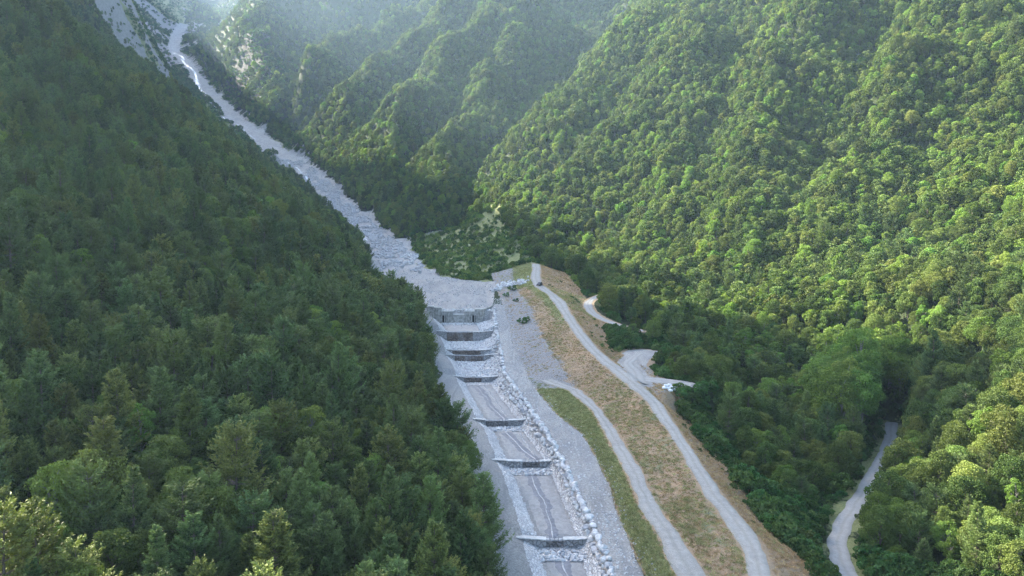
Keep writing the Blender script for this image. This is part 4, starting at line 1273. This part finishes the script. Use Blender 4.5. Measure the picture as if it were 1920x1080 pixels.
dl = ['low stone check dam lowest in the channel, nearest the camera', 'low stone check dam second from the bottom with pale wings', 'low check dam third from the bottom with a dark spillway at its left',
      'fourth check dam from the bottom above the last long gravel reach', 'lower tier of the double step check dam halfway up the rocky reach', 'upper tier of the double step check dam in the rocky reach',
      'wide dark check dam just below the buttressed concrete dam']
spw = [(.22, .58), (.35, .75), (.0, .62), (.0, .62), (.05, .90), (.0, .82), (.0, .72)]
for i in range(7): check_dam(i, dl[i], spw[i])

# buttressed concrete dam closing the basin
y, zf, zc = stairs[7]
def xat(u, v, y=y): 
    return float(P(u, v, 1)[0] - 0) * y / (P(u, v, 1)[1])
def zat(v, yq): 
    d = P(960, v, 1) - CAM; return float(CAMZ + d[2] / d[1] * yq)
root = thing('concrete_dam', 'pale concrete debris dam with vertical ribs and a low notch across the basin outlet', 'dam', (xat(869, 590), y, zf - 1))
O = np.array(root.location)
def cbox(b, u0, u1, vt, zb, th=1.2, yo=0.0):
    x0, x1, zt = xat(u0, vt), xat(u1, vt), zat(vt, y)
    b.box(((x0 + x1) / 2 - O[0], yo, (zt + zb) / 2 - O[2]), (x1 - x0, th, zt - zb))
    return x0, x1, zt
SEG = [(800, 814, 575), (814, 828, 577), (828, 850, 584), (850, 871, 590), (871, 891, 584), (891, 905, 580)]
b = MB()
for u0, u1, vt in SEG: cbox(b, u0, u1, vt, zf - 3)
b.build('dam_wall', M_CONCD, root)
b = MB()
for u0, u1, vt in SEG:
    x0, x1, zt = xat(u0, vt), xat(u1, vt), zat(vt, y)
    b.box(((x0 + x1) / 2 - O[0], -.05, zt + .15 - O[2]), (x1 - x0 + .004, 1.7, .34))
b.build('coping', M_CONC, root)
for u in np.arange(812, 905, 5.6):
    if 850 < u < 869: continue
    vt = next(s[2] for s in SEG if s[0] <= u < s[1])
    b = MB(); x = xat(u, vt); zt = zat(vt, y)
    b.box((x - O[0], -.95, (zt - .25 + zf - 2) / 2 - O[2]), (.42, .75, zt - .25 - zf + 2), 0, 1.0)
    b.build('rib', M_CONCD, root)
for u in (833, 889):  # near-black blocks on the wall stand for the shade inside two slots
    b = MB(); x = xat(u, 590); zt = zat(590, y)
    b.box((x - O[0], -.72, zt - 1.7 - O[2]), (1.5, .3, 2.9)); o = b.build('slot_shade', plain('slot_shade_black', (.02, .02, .022), .9, .2, 2, 0), root)
b = MB()
A = []
for t in np.linspace(0, 1, 12):
    u = 905 + 22 * t; vv = 580 - 9 * (t ** 1.6); yv = y + 14 * t ** 1.3
    x = float(P(u, vv, 1)[0]) * yv / P(u, vv, 1)[1]; z = zat(vv, yv)
    A.append([(x - O[0], yv - y - .6, z - 4 - O[2]), (x - O[0], yv - y - .6, z - O[2]), (x - O[0] + .3, yv - y + .5, z - O[2]), (x - O[0] + .3, yv - y + .5, z - 4 - O[2])])
b.grid(np.array(A)); b.build('wing_wall', M_CONCD, root)
b = MB()
A = [[(p[0][0], p[0][1] - .08, p[1][2]), (p[0][0], p[0][1] - .08, p[1][2] + .3), (p[2][0], p[2][1] + .08, p[1][2] + .3), (p[2][0], p[2][1] + .08, p[1][2])] for p in A]
b.grid(np.array(A)); b.build('coping', M_CONC, root)

# ------------------------------------------------------------------ running water
def water_mat(name, col, rough=.25, spec=.5):
    m, t, ns, ls, bs_ = newmat(name)
    p = geo_pos(ns); n = noise(ns, ls, 3.0, 5, .75, p)
    ls.new(ramp(ns, ls, n.outputs[0], [(0.35, tuple(c * .45 for c in col)), (0.62, col)]), bs_.inputs['Base Color'])
    bs_.inputs['Roughness'].default_value = rough
    bump(ns, ls, n.outputs[0], .5, .15, bs_)
    return m
M_FOAM = water_mat('white_water', (.80, .83, .85))
M_DAMP = plain('damp_gravel', (.16, .16, .175), .5, .35, 1.2, .5)
M_TRICKLE = water_mat('trickle', (.42, .43, .44), .2)
def ribbon(name, pl, w, mat, lift=.14, wob=.8, n=5, seed=0, wl=3.0):
    pl = densify(np.asarray(pl, float), .8, 2)
    s = np.arange(len(pl)) * .8
    d = np.gradient(pl[:, :2], axis=0); d /= np.hypot(d[:, 0], d[:, 1])[:, None] + 1e-9
    nr = np.stack([d[:, 1], -d[:, 0]], 1)
    c = pl[:, :2] + nr * ((fbm(s / wl, s * 0 + seed, 401 + seed, 3) - .5) * 2 * wob)[:, None]
    ww = w * (.4 + 1.2 * fbm(s / 2.2, s * 0, 411 + seed))
    t = np.linspace(-.5, .5, n)
    A = c[:, None] + nr[:, None] * (t[None, :, None] * ww[:, None, None])
    z = hz(A[..., 0].ravel(), A[..., 1].ravel()).reshape(A.shape[:2]) + lift
    z[:, 0] -= .08; z[:, -1] -= .08
    ix = np.arange(A.shape[0] * n).reshape(A.shape[0], n)
    me = mesh_from(name, np.concatenate([A, z[..., None]], -1).reshape(-1, 3), [np.stack([ix[:-1, :-1], ix[:-1, 1:], ix[1:, 1:], ix[1:, :-1]], -1).reshape(-1, 4)], [mat])
    return tag(mobj(name, me), kind='structure')
def across(t, y):
    y = np.asarray(y, float); return np.stack([np.interp(y, yy, X['BL']) * (1 - t) + np.interp(y, yy, X['BR']) * t, y, y * 0], 1)
for i, (y0, y1, ta, tb) in enumerate([(98, 117, .50, .35), (119.5, 149, .45, .45), (156, 176, .65, .45), (183.5, 220, .55, .35)]):
    ys = np.linspace(y0, y1, 8); t = np.linspace(ta, tb, 8)
    ribbon('damp_gravel_streak', across(t, ys), 2.6, M_DAMP, .10, .9, 5, i, 7.0)
    ribbon('trickle', across(t, ys), .34, M_TRICKLE, .17, .9, 4, i, 7.0)
ys = np.linspace(186, 220, 8); ribbon('trickle', across(.68, ys), .35, M_TRICKLE, .17, .4, 4, 9)
ys = np.linspace(159, 176, 6); ribbon('trickle', across(.75, ys), .3, M_TRICKLE, .16, .4, 4, 11)
# torrent upstream
def uvl(l): 
    q = [hit(u, v) for u, v in l]
    return np.array([p for p in q if p is not None])
for i, (l, w) in enumerate([([(735, 488), (762, 478), (780, 484)], 1.2), ([(640, 408), (655, 425), (672, 440), (688, 452)], 1.5), ([(585, 358), (605, 378), (622, 398)], 1.6), ([(505, 284), (530, 298), (560, 318), (590, 350)], 2.0),
                           ([(440, 232), (462, 250), (478, 262)], 2.2), ([(366, 150), (374, 165), (382, 178), (392, 186)], 6.5), ([(340, 112), (352, 124), (366, 138), (370, 152)], 3.5), ([(325, 100), (338, 104), (346, 112)], 4), ([(392, 190), (402, 200), (410, 212), (425, 226)], 2.4)]):
    q = uvl(l)
    if len(q) > 1 and np.abs(np.diff(q[:, 1])).max() < 300: ribbon('white_water', q, w, M_FOAM, .35, w * .5, 5, 20 + i, 14)

# ------------------------------------------------------------------ boulders
ROCK = [rock_mesh(f'boulder_{i}', 500 + i, M_STONE if i % 3 else M_STONE2, [.7, .85, .6, .75, .8, .65][i]) for i in range(6)]
bp = []
for y in np.arange(88, Y_DAM + 2, .82):
    xa, xb = np.interp(y, yy, X['WL']), np.interp(y, yy, X['WR'])
    n = max(2, int((xb - xa) / .95 + .5))
    for k in range(n):
        x = xa + (k + .5 + rng.uniform(-.25, .25)) / n * (xb - xa) + rng.uniform(-.1, .1)
        bp.append((x, y + rng.uniform(-.3, .3), rng.uniform(.6, 1.5) * (1.2 if k == n - 1 else 1), 0.25 if k == n - 1 else .08))
bp = np.array(bp); bz_ = hz(bp[:, 0], bp[:, 1])
bu, bv, bZ = proj(np.stack([bp[:, 0], bp[:, 1], bz_], 1))
seen_b = (bv < 1080)
ordr = np.argsort(-(bp[:, 2] / bZ) * seen_b)
ind_b = np.zeros(len(bp), bool); ind_b[ordr[:296]] = True
brot = rng.uniform(-.4, .4, (len(bp), 2)); bidx = rng.integers(0, 6, len(bp)); brz = rng.uniform(0, 6.28, len(bp))
dcol = ['lowest', 'second', 'third']
reach_names = ['below the lowest check dam', 'between lowest and second check dams', 'between second and third check dams', 'between third and fourth check dams', 'above the fourth check dam']
for i in np.where(ind_b)[0]:
    o = mobj('boulder', ROCK[bidx[i]])
    o.location = (bp[i, 0], bp[i, 1], bz_[i] + bp[i, 3]); o.rotation_euler = (brot[i, 0], brot[i, 1], brz[i]); o.scale = [bp[i, 2]] * 3
    k = sum(bp[i, 1] > s[0] for s in stairs[:4])
    sz = 'large' if bp[i, 2] > 1.35 else 'small' if bp[i, 2] < 1.0 else 'mid sized'
    gt = 'grey' if bidx[i] % 3 == 0 else 'pale'
    xa, xb = np.interp(bp[i, 1], yy, X['WL']), np.interp(bp[i, 1], yy, X['WR'])
    sd_ = 'terrace side' if bp[i, 0] > (xa + xb) / 2 else 'channel side'
    tag(o, f'{sz} {gt} boulder, {sd_} row, {reach_names[k]}', 'boulder', f'boulders {reach_names[k]}')
r_ = ~ind_b
o = scatter('riprap_boulders', ROCK, np.stack([bp[r_, 0], bp[r_, 1], bz_[r_] + bp[r_, 3]], 1), brz[r_], bp[r_, 2], bidx[r_], None, brot[r_])
tag(o, 'rest of the piled pale boulders along the channel bank', 'rocks', None, 'stuff')

ROCKG = [rock_mesh(f'stone_{i}', 540 + i, M_STONE2, .65) for i in range(4)]
def rock_field(name, x, y, s, label, sink=.1, kit=None):
    z = hz(x, y); n = len(x)
    kit = kit or ROCK
    o = scatter(name, kit, np.stack([x, y, z + s * (.3 - sink)], 1), rng.uniform(0, 6.28, n), s, rng.integers(0, len(kit), n), None, rng.uniform(-.5, .5, (n, 2)))
    return tag(o, label, 'rocks', None, 'stuff')
# loose stones on the riprap reaches and linings
q = []
for (a, b_, n) in ((stairs[3][0] + 1, stairs[4][0] - .5, 620), (stairs[5][0] + .5, stairs[6][0] - .5, 560), (stairs[2][0] - 5, stairs[2][0] - .5, 60), (stairs[1][0] - 5, stairs[1][0] - .5, 90), (stairs[0][0] - 5, stairs[0][0] - .5, 110)):
    ys = rng.uniform(a, b_ - 1.2, n); q.append((np.interp(ys, yy, X['BL']) + rng.random(n) * (np.interp(ys, yy, X['BR']) - np.interp(ys, yy, X['BL'])), ys))
n = 1500; ys = rng.uniform(stairs[3][0] - 8, Y_DAM - 1, n); q.append((np.interp(ys, yy, X['BR']) + rng.random(n) ** .8 * (np.interp(ys, yy, X['WL']) + 1 - np.interp(ys, yy, X['BR'])), ys))
n = 500; ys = rng.uniform(stairs[6][0] - 5, Y_DAM - 2, n); q.append((np.interp(ys, yy, X['BR']) - 1 + rng.random(n) * 6, ys))
n = 260; xs_ = np.random.default_rng(5).normal(float(np.interp(Y_DAM, yy, (X['BL'] + X['BR']) / 2)), 5.5, n); q.append((xs_, Y_DAM - 1.2 - np.abs(rng.normal(0, 2.2, n)))); n = 160; q.append((np.interp(Y_DAM, yy, X['BL']) + rng.random(n) * 24, Y_DAM + 1.5 + np.abs(rng.normal(0, 1.6, n))))
x = np.concatenate([a for a, _ in q]); y_ = np.concatenate([a for _, a in q])
rock_field('riprap', x, y_, rng.uniform(.3, .95, len(x)), 'pale rough riprap stones in the upper channel')
# torrent cobbles
n = 5200
ys = 400 + 520 * rng.random(n) ** 1.3
xs = np.interp(ys, RIVD[:, 1], RIVD[:, 0]) - 22 + rng.random(n) * (np.interp(ys, EDG[:, 1], EDG[:, 0]) - np.interp(ys, RIVD[:, 1], RIVD[:, 0]) + 22)
kk = (fbm(xs / 10, ys / 22, 431) > .47) & (ys > 440 + 60 * rng.random(n))
rock_field('torrent_stones', xs[kk], ys[kk], (rng.uniform(.35, 1.0, kk.sum()) ** 2 * 2.8 + .4), 'pale stones strewn over the torrent bed', .15, ROCKG + ROCK[:1])
# stones on the basin shore
P1 = [hit(u, v) for u, v in [(925, 545), (940, 538), (955, 534), (968, 531), (985, 529)]]
P2 = [hit(u, v) for u, v in [(752, 484), (765, 477), (778, 480), (772, 492), (760, 492)]]
for nm, PP, n, lb in (('stone_pile', P1, 150, 'pale stones heaped along the near shore of the basin'), ('stone_pile', P2, 130, 'pale boulders where the torrent enters the basin')):
    PP = np.array(PP); t = rng.random(n) * (len(PP) - 1); i0 = t.astype(int); f = (t - i0)[:, None]
    c = PP[i0] * (1 - f) + PP[np.minimum(i0 + 1, len(PP) - 1)] * f
    rock_field(nm, c[:, 0] + rng.normal(0, 1.4, n), c[:, 1] + rng.normal(0, 3.5, n), rng.uniform(.7, 2.2, n), lb)
# single stones lying about on the terrace, basin and slope
n = 2600; ys = rng.uniform(95, 330, n); xs = np.interp(ys, yy, X['WR']) + rng.random(n) * (np.interp(ys, yy, X['TR']) + 2 - np.interp(ys, yy, X['WR']))
rock_field('terrace_stones', xs, ys, rng.uniform(.10, .42, n), 'small stones scattered on the gravel terrace', .2)

n = 2200; ys = rng.uniform(Y_DAM + 2, 470, n); xl_ = np.interp(ys, yy, X['FL']); xe_ = np.interp(ys, EDG[:, 1], EDG[:, 0]); xs = xl_ + rng.random(n) * (xe_ - xl_)
kk = fbm(xs / 9, ys / 16, 433) > .5
rock_field('basin_stones', xs[kk], ys[kk], rng.uniform(.2, .9, kk.sum()), 'small stones scattered over the gravel basin', .2, ROCKG)

# ------------------------------------------------------------------ grass, shrubs
TUF = [tuft('tuft', 601 + i, 26, .38, .8, M_STRAW, .045, .2) for i in range(3)] + [tuft('tuft_green', 611 + i, 30, .42, .8, M_GRASS, .05, .2) for i in range(3)]
n = 90000
ys = 88 + 340 * rng.random(n) ** 1.25
f = rng.random(n)
xs = np.interp(ys, yy, X['TR']) + .2 + f * (np.interp(ys, yy, X['BS']) + 2.0 - np.interp(ys, yy, X['TR']))
def inb(a, b, m=.25): return (xs > np.interp(ys, yy, X[a]) - m) & (xs < np.interp(ys, yy, X[b]) + m)
onroad = inb('R1L', 'R1R') | (inb('R2L', 'R2R') & (ys < 212)) | (dist_poly(xs, ys, swi)[0] < 2.5) | (dist_poly(xs, ys, pa)[0] < 3.5) | (dist_poly(xs, ys, pb)[0] < 3.8)
cc = cover(xs, ys)
stripm = inb('TR', 'R2L') & (ys < 212)
patch = fbm(xs / 5, ys / 9, 441, 4)
gn = (rng.random(n) < cc['m_green'] * 1.0 + (patch > .62) * .15)
dens = np.where(stripm, .95, np.where(patch > .5, .8, .42)) * np.where(cc['m_erode'] > .6, .18, 1)
k_ = ~onroad & (rng.random(n) < dens)
sz = rng.uniform(.5, 1.15, n) * np.where(gn, 1.1, .9)
o = scatter('grass', TUF, np.stack([xs[k_], ys[k_], hz(xs[k_], ys[k_]) - .03], 1), rng.uniform(0, 6.28, k_.sum()), sz[k_], np.where(gn, 3, 0)[k_] + rng.integers(0, 3, k_.sum()))
tag(o, 'dry straw coloured and green grass tufts on the embankment slopes', 'grass', None, 'stuff')

SHB = [broadleaf(f'shrub_{i}', 630 + i, 2.2, 1.5, 9, 75, .30, M_SHRUB if i < 3 else M_LEAF2, .0)[0] for i in range(5)]
xs, ys = jitter_grid(0, 75, 85, 335, 1.7, 77)
bxr_ = np.interp(ys, yy, X['BS']); wdt = np.interp(ys, [90, 130, 175, 190, 235, 260, 330], [17, 15, 8, 3, 9, 9, 3])
k_ = (xs > bxr_ - .8 + 6 * (fbm(xs / 5, ys / 5, 451) - .35)) & (xs < bxr_ + wdt + 2) & (dist_poly(xs, ys, low)[0] > 3.6) & (dist_poly(xs, ys, swi)[0] > 5.5) & (dist_poly(xs, ys, pa)[0] > 7.5) & (dist_poly(xs, ys, pb)[0] > 5.0)
k_ |= (xs > bxr_ + 2) & (xs < 72) & (ys > 222) & (ys < 312) & (dist_poly(xs, ys, swi)[0] > 6.5) & (ys < 285) & (dist_poly(xs, ys, pa)[0] > 8) & (fbm(xs / 7, ys / 7, 455) > .40)
k_ |= (xs > bxr_ + 3) & (dist_poly(xs, ys, apx)[0] > 4.2) & (dist_poly(xs, ys, apx)[0] < 16) & (dist_poly(xs, ys, pa)[0] > 8)
k_ &= rng.random(len(xs)) < .93
# a second band under the trees beside the valley road
x2, y2 = jitter_grid(40, 130, 95, 225, 2.3, 78)
dl_ = dist_poly(x2, y2, low)[0]; m2 = (dl_ > 3.2) & (dl_ < 9)
y3 = rng.uniform(95, 400, 110); x3 = np.interp(y3, yy, X['R1R']) + 1.5 + rng.random(110) ** .6 * (np.interp(y3, yy, X['BS']) - np.interp(y3, yy, X['R1R']) - 1.5)
k3 = (dist_poly(x3, y3, pa)[0] < 6) | (dist_poly(x3, y3, pb)[0] < 6) | (dist_poly(x3, y3, swi)[0] < 4)
y3 = np.where(k3, 102 + y3 * .1, y3); x3 = np.where(k3, np.interp(y3, yy, X['BS']) - .5, x3)
xs = np.concatenate([xs[k_], x2[m2], x3]); ys = np.concatenate([ys[k_], y2[m2], y3])
s_h = rng.uniform(.55, 1.5, len(xs)) * np.interp(fbm(xs / 6, ys / 6, 461), [.3, .7], [.6, 1.3])
s_h[-110:] *= .34
o = scatter('undergrowth', SHB, np.stack([xs, ys, hz(xs, ys) - .3], 1), rng.uniform(0, 6.28, len(xs)), s_h, rng.integers(0, 3, len(xs)))
tag(o, 'tangled green undergrowth below the right side of the embankment', 'undergrowth', None, 'stuff')
# thicket on the fan beside the basin
xs, ys = jitter_grid(-150, 60, 330, 650, 2.1, 79)
ed = np.interp(ys, EDG[:, 1], EDG[:, 0])
c2 = cover(xs, ys)
k_ = (xs > ed + 1 + 3 * (fbm(xs / 5, ys / 5, 471) - .5)) & (xs < ed + 88) & (c2['m_dry'] < .3) & (c2['m_gravel'] < .3) & ~((ys < 428) & (xs > np.interp(ys, yy, X['TR']) - 1) & (xs < np.interp(ys, yy, X['BS']) + 2))
k_ &= (rng.random(len(xs)) < np.where(c2['m_scree'] > .5, .12, .62)) & (ys > Y_DAM + 35)
xs, ys = xs[k_], ys[k_]
s_h = rng.uniform(.5, 1.6, len(xs))
o = scatter('thicket', SHB, np.stack([xs, ys, hz(xs, ys) - .3], 1), rng.uniform(0, 6.28, len(xs)), s_h, np.where(rng.random(len(xs)) < .6, rng.integers(3, 5, len(xs)), rng.integers(0, 3, len(xs))))
tag(o, 'bright green thicket on the fan beside the gravel basin', 'thicket', None, 'stuff')
# patchy scrub on the far scree and cliffs
xs, ys = jitter_grid(-1150, -150, 820, 2250, 6.0, 80)
zz = hz(xs, ys); fr = in_frame(xs, ys, zz); xs, ys, zz = xs[fr], ys[fr], zz[fr]
c2 = cover(xs, ys)
k_ = ((c2['m_scree'] > .5) & (c2['m_gravel'] < .3) & (rng.random(len(xs)) < np.where(c2['m_green'] > .5, .75, .10))) | ((c2['m_rock'] > .5) & (fbm(xs / 14, ys / 14, 481) > .2))
xs, ys, zz = xs[k_], ys[k_], zz[k_]
o = scatter('scrub', SHB, np.stack([xs, ys, zz - .3], 1), rng.uniform(0, 6.28, len(xs)), rng.uniform(1.2, 2.9, len(xs)), rng.integers(0, 3, len(xs)))
tag(o, 'patchy scrub clinging to the far scree and cliffs', 'scrub', None, 'stuff')
# single bushes that stand out on the slope above the terrace
for (u, v, s, lb) in ((981, 607, 1.5, 'dark green bush spreading on the gravel slope above the terrace'), (968, 566, 1.0, 'small dark bush near the top of the gravel slope'), (950, 556, 1.2, 'low bush at the upper end of the gravel terrace'), (962, 545, 1.6, 'leafy bush beside the stone heap at the head of the embankment'), (988, 602, 1.1, 'small bush close behind the spreading slope bush')):
    p = hit(u, v)
    r = thing('bush', lb, 'bush', (p[0], p[1], p[2] - .2)); r.scale = (s, s, s * .8)
    mobj('foliage', SHB[0], r); b = MB()
    for a in range(5): b.tube([(0, 0, -.2), (.35 * math.cos(a * 1.3), .35 * math.sin(a * 1.3), .6), (.8 * math.cos(a * 1.3), .8 * math.sin(a * 1.3), 1.3)], [.04, .03, .012], 4)
    b.build('stems', M_BARK, r)

# ------------------------------------------------------------------ the car on the crest road
M_PAINT = plain('dark_car_paint', (.018, .018, .028), .28, .1, 2, 0); M_PAINT.node_tree.nodes['Principled BSDF'].inputs['Coat Weight'].default_value = .6
M_GLASS = plain('car_glass', (.03, .035, .045), .08, .05, 2, 0)
M_TYRE = plain('tyre_rubber', (.02, .02, .02), .9, .1, 4, 0)
M_RIM = plain('alloy', (.5, .5, .52), .3, .1, 3, 0, .9)
M_LAMP = plain('lamp_glass', (.7, .7, .72), .15, .05, 3, 0)
M_TAIL = plain('tail_glass', (.30, .02, .02), .2, .05, 3, 0)
p = hit(1006, 536)
car = thing('parked_car', 'dark sport utility car standing on the crest road of the embankment', 'car', (float(np.interp(p[1], yy, X['R1L']) + np.interp(p[1], yy, X['R1R'])) / 2 + .1, p[1], float(hz((np.interp(p[1], yy, X['R1L']) + np.interp(p[1], yy, X['R1R'])) / 2, p[1])[0]) + .14), math.radians(-112))
def loft(name, secs, mat, par, smooth=True):
    """cross sections along x: (x, half width, z bottom, z top)"""
    b = MB(); A = []
    for (x, w, z0, z1) in secs:
        A.append([(x, -w * .9, z0), (x, -w, z0 + (z1 - z0) * .25), (x, -w * .98, z0 + (z1 - z0) * .75), (x, -w * .86, z1), (x, w * .86, z1), (x, w * .98, z0 + (z1 - z0) * .75), (x, w, z0 + (z1 - z0) * .25), (x, w * .9, z0), (x, -w * .9, z0)])
    b.grid(np.array(A)); b.add(A[0][:8], [tuple(range(8))]); b.add(A[-1][:8], [tuple(range(8))[::-1]])
    return b.build(name, mat, par)
body = loft('body', [(-2.25, .80, .45, .95), (-2.15, .90, .35, 1.02), (-1.2, .95, .3, 1.05), (0, .96, .28, 1.04), (1.1, .94, .3, 1.0), (1.9, .88, .33, .92), (2.25, .75, .42, .80)], M_PAINT, car)
loft('cabin', [(-2.1, .80, 1.02, 1.3), (-1.85, .80, 1.02, 1.62), (-1.0, .80, 1.02, 1.70), (.1, .79, 1.02, 1.68), (.75, .76, 1.0, 1.4), (1.15, .74, .98, 1.03)], M_GLASS, car)
loft('roof', [(-1.9, .70, 1.63, 1.69), (-1.0, .70, 1.68, 1.76), (.05, .68, 1.66, 1.73)], M_PAINT, car)
for sx in (-1.35, 1.35):
    for sy in (-1, 1):
        b = MB(); b.tube([(sx, sy * .78, .34), (sx, sy * .97, .34)], [.34, .34], 20); wh = b.build('wheel', M_TYRE, car)
        b = MB(); b.tube([(sx, sy * .93, .34), (sx, sy * .985, .34)], [.21, .20], 14); b.build('rim', M_RIM, wh)
for sy in (-1, 1):
    b = MB(); b.box((2.14, sy * .62, .72), (.16, .32, .16)); b.build('headlight', M_LAMP, car)
    b = MB(); b.box((-2.2, sy * .72, .92), (.14, .2, .28)); b.build('tail_light', M_TAIL, car)
    b = MB(); b.box((.72, sy * 1.02, 1.08), (.14, .2, .16)); b.build('wing_mirror', M_PAINT, car)
    b = MB(); b.tube([(-1.8, sy * .62, 1.78), (0, sy * .62, 1.78)], [.025, .025], 6); b.build('roof_rail', M_RIM, car)
b = MB(); b.box((2.2, 0, .5), (.16, 1.3, .22)); b.build('bumper', M_TYRE, car)

# white blocks beside the apron
M_WHITE = plain('white_wrap', (.78, .79, .80), .5, .06, 1.5, .2)
def block_mesh(seed):
    import bmesh
    r = np.random.default_rng(seed)
    bm = bmesh.new(); bmesh.ops.create_cube(bm, size=1); bmesh.ops.bevel(bm, geom=bm.edges[:], offset=.16, segments=3, affect='EDGES')
    for v in bm.verts: v.co = (v.co.x * 1.25 + r.normal() * .012, v.co.y * .95 + r.normal() * .012, v.co.z * .7 + r.normal() * .012)
    me = bpy.data.meshes.new('white_block'); bm.to_mesh(me); bm.free(); me.materials.append(M_WHITE)
    me.polygons.foreach_set('use_smooth', np.ones(len(me.polygons), bool)); return me
WB = [block_mesh(i) for i in range(2)]
for k, (u, v) in enumerate([(1249, 724), (1255, 723), (1253, 729), (1259, 727), (1257, 733), (1263, 731), (1246, 728), (1266, 727)]):
    p = hit(u, v + 2)
    o = mobj('white_block', WB[k % 2]); o.location = (p[0], p[1], float(hz(p[0], p[1])[0]) + .42); o.rotation_euler = (0, 0, random.uniform(-.5, .5)); o.scale = [.95] * 3
    tag(o, 'rounded white wrapped block lying in a cluster beside the gravel turning place', 'block', 'white blocks beside the turning place')

# ------------------------------------------------------------------ haze
def haze(density):
    m = bpy.data.materials.new('air'); m.use_nodes = True
    ns = m.node_tree.nodes; ns.remove(ns['Principled BSDF'])
    v = ns.new('ShaderNodeVolumePrincipled')
    v.inputs['Color'].default_value = (0.50, 0.72, 1.0, 1)
    v.inputs['Density'].default_value = density
    v.inputs['Anisotropy'].default_value = 0.3
    m.node_tree.links.new(v.outputs[0], ns['Material Output'].inputs['Volume'])
    b = MB(); b.box((-150, 1090, 465), (2520, 2760, 1010))
    o = b.build('haze', m)
    return tag(o, kind='stuff')
haze(0.00008)
